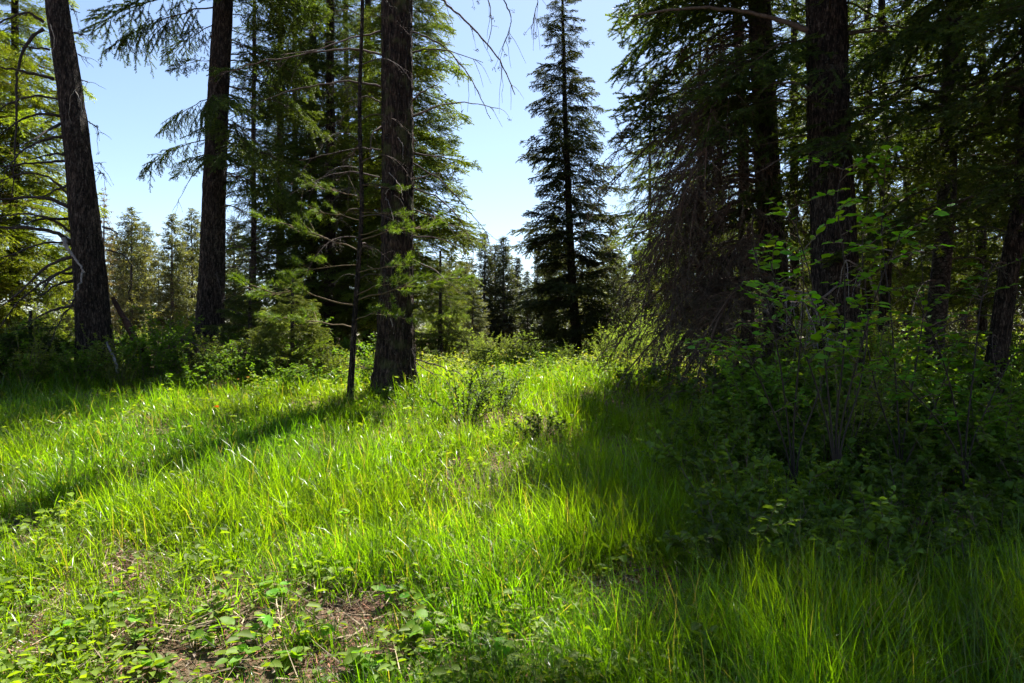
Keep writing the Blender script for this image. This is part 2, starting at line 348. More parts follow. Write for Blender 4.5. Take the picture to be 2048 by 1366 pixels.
# ------------------------------------------------------------------ trees
class Tree:
    def __init__(s, name, label, trace, d, top, mat=M_BARK, group=None, flare=1.45, sides=28, fine=.045, disp=.10, cat='tree', zfine=8.0, dy=0.0):
        """trace: (photo x, photo y, photo width) down the trunk at distance d; top: height of the tree tip"""
        pts = [(W(px, py, d), wd*.47/F*d*math.cos(math.atan((px-1024)/F))) for px, py, wd in trace]
        pts.sort(key=lambda q: q[0].z)
        g_ = float(G(pts[0][0].x, d)); pts = [q for k, q in enumerate(pts) if k == 0 or q[0].z < g_+top*.85]
        if pts[0][0].z > g_+top*.6: pts[0] = (Vector((pts[0][0].x, d, g_+.05)), pts[0][1])
        b = pts[0][0]; gz = float(G(b.x, d)); s.base = Vector((b.x, d, gz)); s.d = d
        zs = np.array([p.z for p, _ in pts]); xs = np.array([p.x for p, _ in pts]); rs = np.array([r for _, r in pts])
        sl = (xs[-1]-xs[-2])/(zs[-1]-zs[-2])*.5 if len(pts) > 1 else 0
        b_sl = (xs[1]-xs[0])/(zs[1]-zs[0]) if len(pts) > 1 else 0
        if gz < zs[0]-.05:
            zs = np.insert(zs, 0, gz); xs = np.insert(xs, 0, xs[0]-b_sl*(zs[1]-gz)); rs = np.insert(rs, 0, rs[0]*1.03)
        gtop = gz+top
        if gtop > zs[-1]+.3:
            zs = np.append(zs, gtop); xs = np.append(xs, xs[-1]+sl*(gtop-zs[-2])); rs = np.append(rs, .02)
        s.zs, s.xs, s.rs, s.top = zs, xs, rs, gtop
        s.base.x = float(xs[0]); s.dy = dy
        s.root = empty(name, s.base); tag(s.root, label, cat, group)
        z = np.concatenate([np.arange(gz-.25, min(gz+zfine, gtop), fine), np.arange(gz+zfine, gtop, .4) if gtop > gz+zfine else [], [gtop]])
        cx = np.interp(z, zs, xs); r = np.interp(z, zs, rs)
        k = max(1, int(.25/fine)); ker = np.ones(2*k+1)/(2*k+1)
        cxs = np.convolve(np.pad(cx, k, 'edge'), ker, 'valid'); cx = cxs if len(cxs) == len(cx) else cx
        hgt = np.maximum(z-gz, 0); sd = abs(hash(label)) % 97
        sd = sum(map(ord, label)) % 97
        cx = cx+.03*(noise(z*.7, sd)-.5)*np.clip(hgt, 0, 1); cyy = .05*(noise(z*.6, sd+7.)-.5)*np.clip(hgt, 0, 1)+dy*hgt
        r = r*(1+(flare-1)*np.exp(-hgt/.28))
        th = np.arange(sides)/sides*2*np.pi; T, Z = np.meshgrid(th, z); R = r[:, None]*np.ones_like(T)
        R = R*(1+.22*np.exp(-hgt/.3)[:, None]*(noise(np.cos(T)*1.7+5, np.sin(T)*1.7, sd)-.5))
        ridge = 1-2*np.abs(noise(np.cos(T)*sides*.16, np.sin(T)*sides*.16, Z*3.2, sd)-.5); fineN = noise(np.cos(T)*7, np.sin(T)*7, Z*14, sd+1)
        R = R+np.minimum(R, .25)*disp*(ridge*.8+fineN*.5-.75)
        v = np.stack([cx[:, None]+R*np.cos(T)-s.base.x, cyy[:, None]+R*np.sin(T), Z-gz], -1)
        n = len(z); i = np.arange(n-1)[:, None]*sides; j = np.arange(sides)[None]; kk = (j+1) % sides
        mb = MB(); mb.add(v.reshape(-1, 3), np.stack([i+j, i+kk, i+sides+kk, i+sides+j], -1).reshape(-1, 4))
        s.trunk = obj('trunk', mb.mesh('trunk', [mat]), s.root)
        s.crown = None
    def at(s, h):        # point of the trunk axis at height h above the base, and radius
        z = s.base.z+h; return Vector((float(np.interp(z, s.zs, s.xs)), s.d+s.dy*h, z)), float(np.interp(z, s.zs, s.rs))
    def crown_e(s):
        if s.crown is None: s.crown = empty('crown', (0, 0, 0), s.root)
        return s.crown
    def bough(s, me, h, az, pitch, length, roll=0., name='bough', col=None, dead=False):
        p, r = s.at(h); par = s.trunk if dead else s.crown_e()
        loc = p-s.base+Vector((math.cos(az), math.sin(az), 0))*r*.6
        sc = length/me['L']
        return obj(name, me, par, loc, (roll, -pitch, az), sc, col)
    def fill(s, meshes, h0, h1, n, lfun, pitch=(-.25, .1), col=(1, 1, 1), cv=.2, az=None, name='bough', dead=False, seed=0):
        rg = random.Random(seed+len(s.root['label'])); ga = rg.random()*6
        for i in range(n):
            u = (i+rg.random())/n; h = h0+(h1-h0)*u
            a = ga+i*2.39996+rg.uniform(-.4, .4) if az is None else rg.uniform(*az)
            l = lfun(u)*rg.uniform(.6, 1.2); br_ = rg.uniform(1-cv, 1+cv); hu_ = rg.uniform(-.07, .07); c = [col[0]*br_*(1+hu_), col[1]*br_, col[2]*br_*(1-hu_)]
            s.bough(rg.choice(meshes), h, a, rg.uniform(*pitch), max(.12, l), rg.uniform(-.45, .45), name, c, dead)
    def traced(s, lines, depth=0.0, r0=.014, col=(.07, .055, .045), twig=2, name='dead_branch', rg=PR, hang=.3, mat=None, front=0.):
        """bare branches that follow lines measured on the photograph, each a mesh of its own; they swing out in depth too"""
        for ln in lines:
            n = len(ln); rr = r0; dz = rg.uniform(-.45, .25)
            if isinstance(ln[-1], float): rr = ln[-1]; ln = ln[:-1]; n -= 1
            pts = []
            for k, (px, py) in enumerate(ln):
                u = k/(n-1); pts.append(np.array(W(px, py, s.d-front+depth*u+dz*u)))
            pts = np.array(pts); m = (n-1)*5+1; si = np.linspace(0, n-1, m)
            q = np.stack([np.interp(si, np.arange(n), pts[:, k]) for k in range(3)], -1)
            for _ in range(2):
                q[1:-1] = .25*q[:-2]+.5*q[1:-1]+.25*q[2:]
            q[1:] += np.array([[rg.gauss(0, .006) for _ in range(3)] for _ in range(m-1)])
            q = q-np.array(s.base); mb = MB(); c = np.array(col)*rg.uniform(.7, 1.25)
            tube(mb, q, np.linspace(rr, rr*.28, m)*np.array([rg.uniform(.85, 1.2) for _ in range(m)]), 6, 0, c)
            ll = np.linalg.norm(np.diff(q, axis=0), axis=1).sum()
            for _ in range(int(twig*ll*2.2)):
                p0, t = along(q, np.array([rg.uniform(.2, 1)])); d = t[0]+np.array([rg.gauss(0, .6), rg.gauss(0, .6), rg.gauss(-.25, .5)])
                tw = curve(p0[0], d, rg.uniform(.06, .38), 6, hang*rg.uniform(0, 1.5), .14, rg); tube(mb, tw, np.linspace(.0042, .002, 6), 3, 0, c*rg.uniform(.7, 1.2))
                if rg.random() < .4:
                    k = 14; needles(mb, tw[-1]+RN.normal(size=(k, 3))*.012, nrm(RN.normal(size=(k, 3))+[0, 0, -.6]), RN.uniform(.01, .03, k), .011, 0, c*.8)
            obj(name, mb.mesh(name, [mat or M_DEAD]), s.trunk)

G_DARK = (.85, .85, .85); G_LIT = (1.7, 1.6, 1.0)
# --- left snag with arching dead limbs
t1 = Tree('fir_tree', 'big leaning fir with arching dead limbs, the leftmost dark trunk', [(112, -60, 46), (112, 0, 52), (135, 150, 56), (160, 330, 62), (176, 480, 70), (186, 600, 74), (190, 690, 78)], 10.0, 15)
t1.traced([
 [(88, 45), (60, 24), (36, 30), (0, 45), (-60, 80), .022], [(88, 58), (62, 76), (42, 108), (32, 160), (34, 230), (30, 310), (24, 390), .026],
 [(108, 158), (60, 146), (0, 134), (-40, 130)], [(120, 232), (80, 226), (40, 240), (0, 268)], [(122, 247), (95, 262), (48, 290)],
 [(128, 272), (82, 280), (46, 300), (8, 345)], [(132, 322), (80, 324), (0, 334), (-60, 340), .02], [(140, 311), (112, 307), (60, 318)],
 [(140, 370), (112, 380), (85, 394)], [(160, 432), (122, 405), (72, 392), (0, 400), (-50, 410), .034], [(142, 437), (84, 438), (30, 452)],
 [(150, 492), (118, 466), (62, 455), (0, 456), (-60, 450), .034], [(146, 488), (92, 482), (0, 516), .022], [(146, 514), (100, 526), (52, 572), (0, 616), .026],
 [(146, 545), (112, 546), (80, 582)], [(150, 470), (110, 440), (50, 425), (-20, 440), .024], [(148, 400), (100, 352), (40, 345), (-30, 380), .02], [(152, 530), (90, 560), (40, 600), (-20, 680), .02], [(120, 200), (70, 190), (20, 205), (-30, 240), .018], [(100, 100), (60, 95), (10, 80), .016], [(165, 580), (120, 640), (100, 690), .014], [(150, 560), (110, 570), (70, 600)], [(150, 610), (102, 620), (42, 652)],
 [(142, 18), (150, 22), (160, 26), .010], [(148, 66), (160, 68), (174, 71), .013], [(156, 108), (164, 112), (173, 118), .008],
 [(164, 160), (172, 163), (179, 166), .009], [(178, 243), (186, 250), (196, 252), (195, 272), .010], [(190, 326), (198, 326), (204, 328), .008], [(196, 345), (204, 346), (210, 348), .008],
 [(206, 454), (224, 460), (236, 466), (232, 482), .014], [(214, 500), (244, 506), (262, 526), (264, 560), (256, 592), .012]], r0=.024, col=(.045, .036, .030), twig=4.0, depth=-.5)
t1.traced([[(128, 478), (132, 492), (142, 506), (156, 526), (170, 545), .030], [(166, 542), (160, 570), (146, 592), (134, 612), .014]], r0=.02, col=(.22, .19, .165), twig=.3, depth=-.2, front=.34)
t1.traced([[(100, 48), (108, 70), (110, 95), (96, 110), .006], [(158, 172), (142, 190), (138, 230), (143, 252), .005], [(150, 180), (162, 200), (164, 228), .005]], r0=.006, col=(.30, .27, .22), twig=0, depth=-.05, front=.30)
t1.fill(FIR, 9.5, 14.6, 26, lambda u: 2.6*(1-u)+.4, col=G_DARK)
# --- second trunk with live drooping boughs
t2 = Tree('fir_tree', 'straight dark fir with live drooping boughs reaching left over the sky', [(449, -60, 42), (447, 0, 43), (438, 170, 46), (428, 350, 50), (424, 520, 56), (420, 690, 64)], 12.0, 17)
def hpx(t, py): return float(W(0, py, t.d).z-t.base.z)
for py, az, pit, l, k in ((-20, 3.08, -.10, 2.3, 0), (15, 3.3, -.20, 1.9, 1), (-60, 2.8, -.05, 1.7, 2), (40, 2.7, -.2, 1.3, 0), (120, 3.2, -.25, .8, 2), (195, 3.05, -.28, 1.15, 1), (275, 3.15, -.32, 1.3, 0), (300, 2.8, -.45, .9, 2), (-120, 3.3, .0, 2.2, 1)):
    t2.bough((HANG+[FIR[1]])[k % 3], hpx(t2, py), az, pit, l, PR.uniform(-.2, .2), col=(.75, .8, .8))
t2.fill(FIR+HANG, 3.2, 8.0, 30, lambda u: 1.7, (-.35, .0), (.9, .95, .8), az=(-1.3, 1.3))
t2.fill(FIR, 8.0, 16.6, 60, lambda u: 2.6*(1-u)+.4, (-.2, .05), G_DARK)
t2.fill(DEAD, .9, 4.5, 22, lambda u: 1.1, (-.4, .1), (1, 1, 1), az=(-1.2, 1.4), name='dead_branch', dead=True)
t2.traced([[(412, 318), (385, 350), (362, 392), (345, 424), .008]], twig=1.5)
# --- the centre trunk
t3 = Tree('fir_tree', 'thick furrowed fir trunk in the centre with bare side branches', [(796, -80, 62), (796, 0, 64), (795, 250, 65), (795, 500, 68), (793, 650, 74), (791, 745, 80)], 9.0, 20, M_BARKC, sides=56, fine=.03, disp=.2, flare=1.5)
t3.traced([
 [(826, 105), (850, 98), (900, 100), (965, 126)], [(826, 64), (872, 82), (915, 118), (950, 172), (982, 238), .013], [(826, 232), (870, 213), (930, 204), (996, 216), .014],
 [(822, 203), (850, 180), (876, 168), .013], [(818, 362), (856, 350), (874, 345), .013], [(826, 304), (858, 312), (894, 312)], [(826, 326), (878, 358), (930, 410), (976, 472)],
 [(826, 376), (880, 395), (922, 440), (948, 500)], [(826, 472), (880, 475), (938, 502)], [(826, 420), (872, 432), (908, 458)], [(826, 520), (870, 540), (892, 560)],
 [(764, 110), (700, 96), (620, 106), (510, 126), (440, 150), .016], [(764, 175), (700, 160), (600, 176), (538, 196), (500, 220), .014], [(764, 62), (700, 76), (640, 100), (560, 110), .014],
 [(762, 253), (744, 266), (740, 312), .013], [(760, 355), (700, 341), (640, 356), (580, 390), .012], [(760, 205), (735, 190), (690, 205), .010], [(762, 300), (720, 295), (650, 310), (600, 322), .011],
 [(826, 716), (868, 728), (916, 746), (940, 760), .010], [(826, 720), (860, 745), (890, 752), .008], [(760, 735), (735, 738), (712, 728), .010],
 [(812, -60), (872, -14), (900, 14), (946, 56), (990, 106), (1012, 144), (1030, 190), .020], [(812, -140), (900, -90), (985, -45), (1008, 0), (1026, 42), (1004, 100), .016], [(812, -120), (880, -80), (972, -20), (985, 40), (975, 100), .012], [(812, -150), (940, -110), (1030, -60), (1080, -10), (1062, 60), .012]],
 r0=.012, col=(.085, .062, .048), twig=2.2, depth=-.3, hang=.6)
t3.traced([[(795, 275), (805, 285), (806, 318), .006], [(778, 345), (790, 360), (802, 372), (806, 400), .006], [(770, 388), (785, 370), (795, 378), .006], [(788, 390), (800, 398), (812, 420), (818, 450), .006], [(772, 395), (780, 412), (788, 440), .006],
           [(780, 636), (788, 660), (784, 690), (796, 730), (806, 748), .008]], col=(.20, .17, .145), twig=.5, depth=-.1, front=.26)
t3.fill(FIR, 14.2, 19.6, 46, lambda u: 2.3*(1-u)+.4, col=G_DARK)
# --- slim pine pole in front of it
t4 = Tree('pine_tree', 'slim leaning pine pole standing just left of the thick centre trunk', [(724, -60, 7.5), (727, 0, 8), (720, 200, 8.5), (723, 400, 9.5), (714, 560, 11), (707, 700, 12.5), (700, 790, 14)], 8.5, 8.5, M_BARK, sides=12, fine=.06, disp=.06, flare=1.2)
t4.fill(DEAD, 1.4, 7.5, 40, lambda u: .9-.3*u, (-.4, .15), (1, .95, .9), name='dead_branch', dead=True)
for py, az, l, k in ((425, .2, .55, 0), (470, -.5, .6, 1), (440, 2.9, .7, 2), (500, 3.4, 1.0, 3), (545, -.25, .75, 0), (590, -.5, .8, 2), (600, .3, 1.1, 3), (610, 3.3, 1.15, 1), (640, -.7, .8, 2), (655, 3.0, .95, 3), (480, .1, .9, 2), (530, 3.7, .8, 0), (395, 3.2, .6, 3), (370, .4, .5, 0)):
    t4.bough(PINE[k], hpx(t4, py), az, PR.uniform(-.1, .15), l, PR.uniform(-.4, .4), 'pine_branch', (1.35, 1.3, .9))
# --- the dense conifer group behind the centre trunk
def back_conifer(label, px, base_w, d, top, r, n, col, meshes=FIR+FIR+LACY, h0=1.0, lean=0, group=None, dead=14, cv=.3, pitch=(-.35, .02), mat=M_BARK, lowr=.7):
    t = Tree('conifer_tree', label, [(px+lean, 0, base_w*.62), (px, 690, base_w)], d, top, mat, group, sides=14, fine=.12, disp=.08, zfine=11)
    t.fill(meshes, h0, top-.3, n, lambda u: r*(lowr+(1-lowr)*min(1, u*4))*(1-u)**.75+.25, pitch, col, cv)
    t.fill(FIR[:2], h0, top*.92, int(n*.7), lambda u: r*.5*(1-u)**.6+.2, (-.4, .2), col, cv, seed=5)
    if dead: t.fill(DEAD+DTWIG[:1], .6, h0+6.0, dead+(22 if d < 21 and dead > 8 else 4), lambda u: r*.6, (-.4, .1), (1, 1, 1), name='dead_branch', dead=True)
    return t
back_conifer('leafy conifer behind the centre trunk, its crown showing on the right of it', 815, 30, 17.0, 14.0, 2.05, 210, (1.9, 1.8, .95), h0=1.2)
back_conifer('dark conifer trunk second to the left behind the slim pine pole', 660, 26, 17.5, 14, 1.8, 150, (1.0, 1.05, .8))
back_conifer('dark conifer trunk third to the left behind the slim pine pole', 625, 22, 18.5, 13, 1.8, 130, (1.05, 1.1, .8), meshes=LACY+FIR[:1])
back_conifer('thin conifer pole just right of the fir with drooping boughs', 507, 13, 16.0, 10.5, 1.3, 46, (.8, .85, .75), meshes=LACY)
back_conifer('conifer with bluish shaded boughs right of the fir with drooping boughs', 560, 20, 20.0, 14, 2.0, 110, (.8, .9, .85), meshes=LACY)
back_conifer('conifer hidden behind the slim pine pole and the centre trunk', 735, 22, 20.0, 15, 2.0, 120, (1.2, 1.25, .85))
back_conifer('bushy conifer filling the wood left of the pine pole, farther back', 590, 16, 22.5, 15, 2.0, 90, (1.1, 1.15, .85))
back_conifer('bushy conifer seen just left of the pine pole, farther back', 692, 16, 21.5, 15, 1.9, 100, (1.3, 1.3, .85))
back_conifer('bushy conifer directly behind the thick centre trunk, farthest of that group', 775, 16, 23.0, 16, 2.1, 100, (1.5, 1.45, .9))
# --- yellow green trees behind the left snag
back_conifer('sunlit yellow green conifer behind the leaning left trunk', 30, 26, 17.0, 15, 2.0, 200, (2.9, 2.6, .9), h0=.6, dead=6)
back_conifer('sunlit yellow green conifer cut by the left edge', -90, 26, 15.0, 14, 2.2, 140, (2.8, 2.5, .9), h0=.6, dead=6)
# --- spruce right of the opening
t6 = Tree('spruce_tree', 'narrow dark spruce standing alone right of the sky gap', [(1122, 0, 7), (1132, 300, 12), (1143, 520, 17), (1154, 720, 22)], 16.0, 9.4, M_BARK, sides=16, fine=.06, disp=.08, flare=1.25)
t6.fill(SPR, .45, 9.3, 190, lambda u: 1.42*(1-u)**.62*(.85+.15*min(1, u*6))+.12, (-.3, .12), (.95, .9, .9), .25)
t6.fill(SPR, .5, 8.7, 40, lambda u: .7*(1-u)**.6+.12, (-.3, .25), (.8, .8, .8), .25, seed=3)
# --- right side: trunks and canopy
t11 = Tree('fir_tree', 'massive dark fir trunk right of the drooping dead boughs', [(1652, -80, 84), (1652, 0, 86), (1660, 300, 92), (1668, 500, 100), (1676, 690, 106)], 8.0, 18, M_BARK, sides=56, fine=.03, disp=.13)
t12 = Tree('fir_tree', 'fir trunk with long hanging dead boughs left of the massive trunk', [(1515, -80, 46), (1518, 0, 48), (1530, 250, 52), (1545, 500, 58), (1560, 690, 62)], 9.5, 12.8, M_BARK, sides=36, fine=.045)
t13 = Tree('fir_tree', 'thin pole trunk among the boughs left of the paired fir trunks', [(1470, -60, 20), (1472, 0, 20), (1486, 300, 24), (1498, 690, 28)], 11.0, 14, M_BARK, sides=16, fine=.08)
t14 = Tree('fir_tree', 'grey brown fir trunk on the right, leaning toward the massive trunk', [(1908, -80, 36), (1906, 0, 36), (1900, 200, 38), (1892, 400, 42), (1880, 560, 44), (1868, 690, 46)], 9.0, 17, M_BARKG, sides=32, fine=.045)
t15 = Tree('fir_tree', 'dark leaning trunk at the right edge behind the leafy shrubs', [(2062, 100, 40), (2046, 400, 44), (2014, 560, 46), (1985, 760, 50)], 7.5, 14, M_BARK, sides=28, fine=.05)
t16 = Tree('fir_tree', 'crooked thin trunk between the massive trunk and the grey brown one', [(1765, 100, 18), (1768, 380, 20), (1776, 480, 22), (1764, 690, 26)], 12.5, 11, M_BARK, sides=14, fine=.08)
SH = (.85, .9, .75)
t11.fill(FIR+LACY, 9.2, 17.5, 80, lambda u: 1.8*(1-u)**.7+.4, (-.3, .05), SH)
t11.fill(LACY, 5.8, 9.0, 20, lambda u: 1.5, (-.3, .05), SH, seed=4)
t11.fill(LACY+FIR[:1], 2.9, 6.6, 30, lambda u: 1.35, (-.45, .0), SH)
t11.traced([[(1628, 66), (1560, 40), (1480, 20), (1380, 14), (1260, 32), .034], [(1626, 182), (1600, 166), (1540, 166), (1510, 200), .022], [(1622, 305), (1590, 300), (1560, 318), (1510, 350), .018],
            [(1690, 60), (1720, 30), (1745, -10), .012], [(1690, 240), (1740, 212), (1800, 205), (1890, 212), (1930, 225), .016], [(1690, 70), (1760, 60), (1830, 68), .018]], r0=.02, col=(.085, .065, .05), twig=1.6, depth=.2)
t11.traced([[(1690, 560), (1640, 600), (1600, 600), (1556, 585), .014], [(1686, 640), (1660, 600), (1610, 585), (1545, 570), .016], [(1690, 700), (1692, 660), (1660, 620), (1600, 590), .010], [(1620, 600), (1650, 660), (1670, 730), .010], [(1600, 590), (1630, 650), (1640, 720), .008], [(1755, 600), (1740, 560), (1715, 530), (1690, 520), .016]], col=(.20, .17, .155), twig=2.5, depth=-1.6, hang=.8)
t12.fill(HANG+LACY+FIR, 4.0, 8.0, 26, lambda u: 2.1, (-.45, -.05), (.95, 1.0, .8), az=(2.0, 4.4))
t12.fill(FIR+LACY, 6.8, 12.4, 50, lambda u: 1.4*(1-u)**.7+.35, (-.3, .05), SH)
t12.fill(DTWIG, .8, 5.2, 84, lambda u: 2.3-.5*u, (-.45, .05), (.9, .82, .76), az=(2.2, 4.3), name='dead_branch', dead=True)
t12.fill(DTWIG, .9, 5.0, 12, lambda u: 1.6, (-.5, .0), (.8, .75, .7), name='dead_branch', dead=True)
t13.fill(LACY, 2.5, 7.5, 28, lambda u: 1.95, (-.35, .0), (1.3, 1.35, .85), az=(2.3, 4.0), seed=9)
t13.fill(LACY, 2.5, 12.5, 44, lambda u: 1.5*(1-u)**.8+.3, (-.3, .05), (1.2, 1.2, .8))
t13.fill(DEAD, .8, 6, 26, lambda u: 1.2, (-.4, .1), name='dead_branch', dead=True)
t14.fill(LACY+FIR[:1], 3.6, 15.0, 84, lambda u: 2.6*(1-u)**.8+.4, (-.25, .05), SH)
t14.fill(DEAD, 1.0, 6.5, 34, lambda u: 1.3, (-.4, .2), name='dead_branch', dead=True)
t15.fill(LACY+HANG, 3.4, 13.6, 60, lambda u: 2.6*(1-u)**.8+.4, (-.25, .05), (.75, .8, .7))
t15.fill(DEAD, .8, 4, 20, lambda u: 1.2, (-.4, .2), name='dead_branch', dead=True)
t16.fill(LACY, 2.0, 10.6, 50, lambda u: 1.7*(1-u)**.8+.3, (-.25, .05), (1.1, 1.15, .8))
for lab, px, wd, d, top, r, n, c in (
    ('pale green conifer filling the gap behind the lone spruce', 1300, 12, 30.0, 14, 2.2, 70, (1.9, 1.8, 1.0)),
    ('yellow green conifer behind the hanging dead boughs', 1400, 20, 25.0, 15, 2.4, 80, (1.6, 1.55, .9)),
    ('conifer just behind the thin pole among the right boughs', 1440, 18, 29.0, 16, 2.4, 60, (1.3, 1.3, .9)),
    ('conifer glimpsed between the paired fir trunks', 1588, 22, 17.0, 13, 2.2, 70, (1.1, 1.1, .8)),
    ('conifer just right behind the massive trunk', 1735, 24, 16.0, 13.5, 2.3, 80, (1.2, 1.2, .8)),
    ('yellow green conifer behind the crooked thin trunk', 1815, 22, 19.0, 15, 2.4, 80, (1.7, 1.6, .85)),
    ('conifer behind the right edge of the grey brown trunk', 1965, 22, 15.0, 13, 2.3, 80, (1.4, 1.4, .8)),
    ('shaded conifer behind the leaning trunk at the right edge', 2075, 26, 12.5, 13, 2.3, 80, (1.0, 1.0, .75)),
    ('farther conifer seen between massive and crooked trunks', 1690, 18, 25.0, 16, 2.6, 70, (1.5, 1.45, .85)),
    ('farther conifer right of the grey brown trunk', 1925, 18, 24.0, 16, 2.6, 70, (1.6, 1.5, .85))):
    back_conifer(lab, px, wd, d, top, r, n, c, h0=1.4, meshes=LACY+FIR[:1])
# two unseen firs added past the right edge to deepen shade, blocking sky light
for lab, px, wd, d, top in (('fir just outside the right edge beside the shrubs', 2420, 70, 5.6, 15), ('fir outside the right edge behind the leaning trunk', 2280, 50, 9.5, 16)):
    t = Tree('fir_tree', lab, [(px, 0, wd*.8), (px, 690, wd)], d, top, M_BARK, sides=24, fine=.06)
    t.fill(FIR+HANG, 2.6, top-.4, 80, lambda u: 2.8*(1-u)**.8+.4, (-.3, .05), SH)
# --- sapling firs
def sapling(label, px, d, H, col, n=60, r=.8):
    t = Tree('fir_sapling', label, [(px, 500, 8), (px, 700, 10)], d, H, M_BARKG, sides=8, fine=.12, zfine=3, cat='sapling')
    t.fill(FIR[:1]+SPR, .15, H-.1, n, lambda u: r*(1-u)**.8+.12, (-.15, .3), col, .25)
sapling('bright green fir sapling between the two left trunks and the pine pole', 585, 10.4, 1.7, (2.4, 2.3, 1.2))
sapling('shaded fir sapling right of the straight dark fir', 500, 11.2, 1.9, (1.6, 1.7, 1.0))
sapling('dark fir sapling at the foot of the leaning left trunk', 60, 9.6, 1.0, (.9, 1.1, .7))
sapling('low fir sapling right behind the thick centre trunk', 880, 13.0, 2.2, (1.5, 1.5, .9))
# ------------------------------------------------------------------ distant trees (small in view: trunk and one crown mesh each)
def far_crown(seed, H, r, n_wh, col, tip, per=7, shape=.8, up=0.0, h0=.08, size=.16):
    rg = random.Random(seed); mbc = MB(); mbt = MB()
    tube(mbt, curve((0, 0, -.3), (0, 0, 1), H+.2, 8, 0, .01, rg), np.linspace(.014*H, .01, 8), 7, 0, (.07, .055, .045))
    P, D, N, C, S = [], [], [], [], []
    for i in range(n_wh):
        u = i/(n_wh-1); z = H*(h0+(1-h0)*u)
        for k in range(per):
            if rg.random() < .15: continue
            a = rg.random()*6.283; l = (r*(1-u)**shape+.08*r)*rg.uniform(.5, 1.15)
            m = max(3, int(l/size*3.2)); s = RN.uniform(.15, 1, m)
            dirv = np.array([math.cos(a), math.sin(a), 0]); lat = np.array([-dirv[1], dirv[0], 0])
            p = np.array([0, 0, z])+dirv*(l*s)[:, None]+lat*(RN.normal(size=m)*.22*l*(1.1-s))[:, None]; p[:, 2] += (up-.32)*l*s+RN.normal(size=m)*.05*l+.12*l*s*s
            P.append(p); D.append(nrm(dirv+lat*RN.normal(size=(m, 1))*.9+np.array([0, 0, 1])*RN.normal(-.1, .45, (m, 1)))); f = (s**2)[:, None]
            C.append((np.array(col)*(1-f)+np.array(tip)*f)*RN.uniform(.6, 1.35, (m, 1)))
    P, D, C = map(np.concatenate, (P, D, C)); n = len(P)
    for _ in range(3):
        q = P+RN.normal(size=(n, 3))*size*.3; needles(mbc, q, nrm(D+RN.normal(size=(n, 3))*.7), size*RN.uniform(.6, 1.4, n), size*.30, 0, C)
    return mbt.mesh('trunk', [M_TWIG]), mbc.mesh('crown', [M_NEEDLE])
FARS = [far_crown(300, 8, 1.0, 46, (.035, .045, .028), (.055, .068, .035), 8, .7), far_crown(301, 9, .95, 50, (.034, .045, .030), (.055, .07, .035), 8, .65)]
FARP = [far_crown(310, 9, 1.5, 40, (.065, .082, .045), (.12, .125, .068), 7, .55, .35, .15), far_crown(311, 8, 1.6, 36, (.07, .082, .05), (.13, .13, .075), 6, .5, .4, .22), far_crown(312, 10, 1.4, 40, (.06, .078, .045), (.115, .125, .065), 7, .55, .3, .2)]
FARD = [far_crown(320, 9, .9, 30, (.12, .10, .085), (.17, .14, .12), 5, .6, .2, .1, .12)]
def far_tree(name, label, kind, px, py_top, d, group=None, col=(1, 1, 1), wide=1.0):
    x = (px-1024)/F*d; gz = float(G(x, d)); H = EYE+(683-py_top)/F*d-gz
    tr, cr = kind; H0 = max(v.co.z for v in cr.vertices)
    r = empty(name, (x, d, gz)); tag(r, label, 'tree', group); s = H/H0; rz = PR.random()*6.28; sx = wide*s**.5*PR.uniform(.95, 1.15)
    obj('trunk', tr, r, (0, 0, 0), (0, 0, rz), (sx, sx, s)); obj('crown', cr, r, (0, 0, 0), (0, 0, rz), (sx, sx, s), col)
for a in ((968, 462, 42, 'left of the trio of dark spruces far down the sky gap'), (990, 486, 46, 'middle of the trio of dark spruces far down the sky gap'), (1008, 470, 42, 'right of the trio of dark spruces far down the sky gap'), (1034, 512, 44, 'short dark spruce right of the trio in the sky gap')):
    far_tree('spruce_tree', a[3], FARS[int(a[0]) % 2], a[0], a[1], a[2], 'far spruces in the sky gap', (.85, .85, .9), 1.5)
for px, py, d, k, lab in ((208, 372, 30, 3, 'bare grey far tree beside the leaning left trunk'), (262, 412, 30, 0, 'tall far pine right of the leaning left trunk'), (240, 470, 36, 1, 'rounded far pine right of the leaning left trunk'),
    (290, 440, 38, 2, 'far pine left of the middle of the left gap'), (318, 500, 34, 1, 'lowest far pine in the left gap'), (345, 424, 32, 2, 'greyish far pine in the middle of the left gap'), (385, 414, 34, 0, 'far pine close left of the straight dark fir'), (366, 480, 40, 1, 'small far pine behind the greyish one in the left gap'),
    (470, 440, 36, 2, 'far pine seen right of the straight dark fir'), (150, 420, 36, 0, 'far pine hidden behind the leaning left trunk')):
    far_tree('pine_tree', lab, (FARP+FARD)[k], px, py, d, 'far pines in the left gap')
for i, (px, py, d) in enumerate(((905, 560, 38), (925, 520, 44), (945, 545, 34), (1055, 540, 36), (1075, 500, 48), (1190, 520, 34), (1215, 470, 40), (1240, 500, 32), (1270, 490, 44), (1300, 470, 36), (1250, 540, 50), (885, 520, 40), (1330, 480, 40), (1100, 530, 40))):
    far_tree('pine_tree', 'small far conifer in the forest band across the meadow', (FARP+FARS)[i % 5], px, py, d, 'far conifers across the meadow', (.9, .95, .9))
for i in range(20):
    far_tree('pine_tree', 'far conifer', (FARP+FARS)[i % 5], 1360+i*36+PR.uniform(-14, 14), PR.uniform(330, 480), PR.uniform(30, 44), 'far conifers behind the right hand wood', (1.1, 1.1, .9))
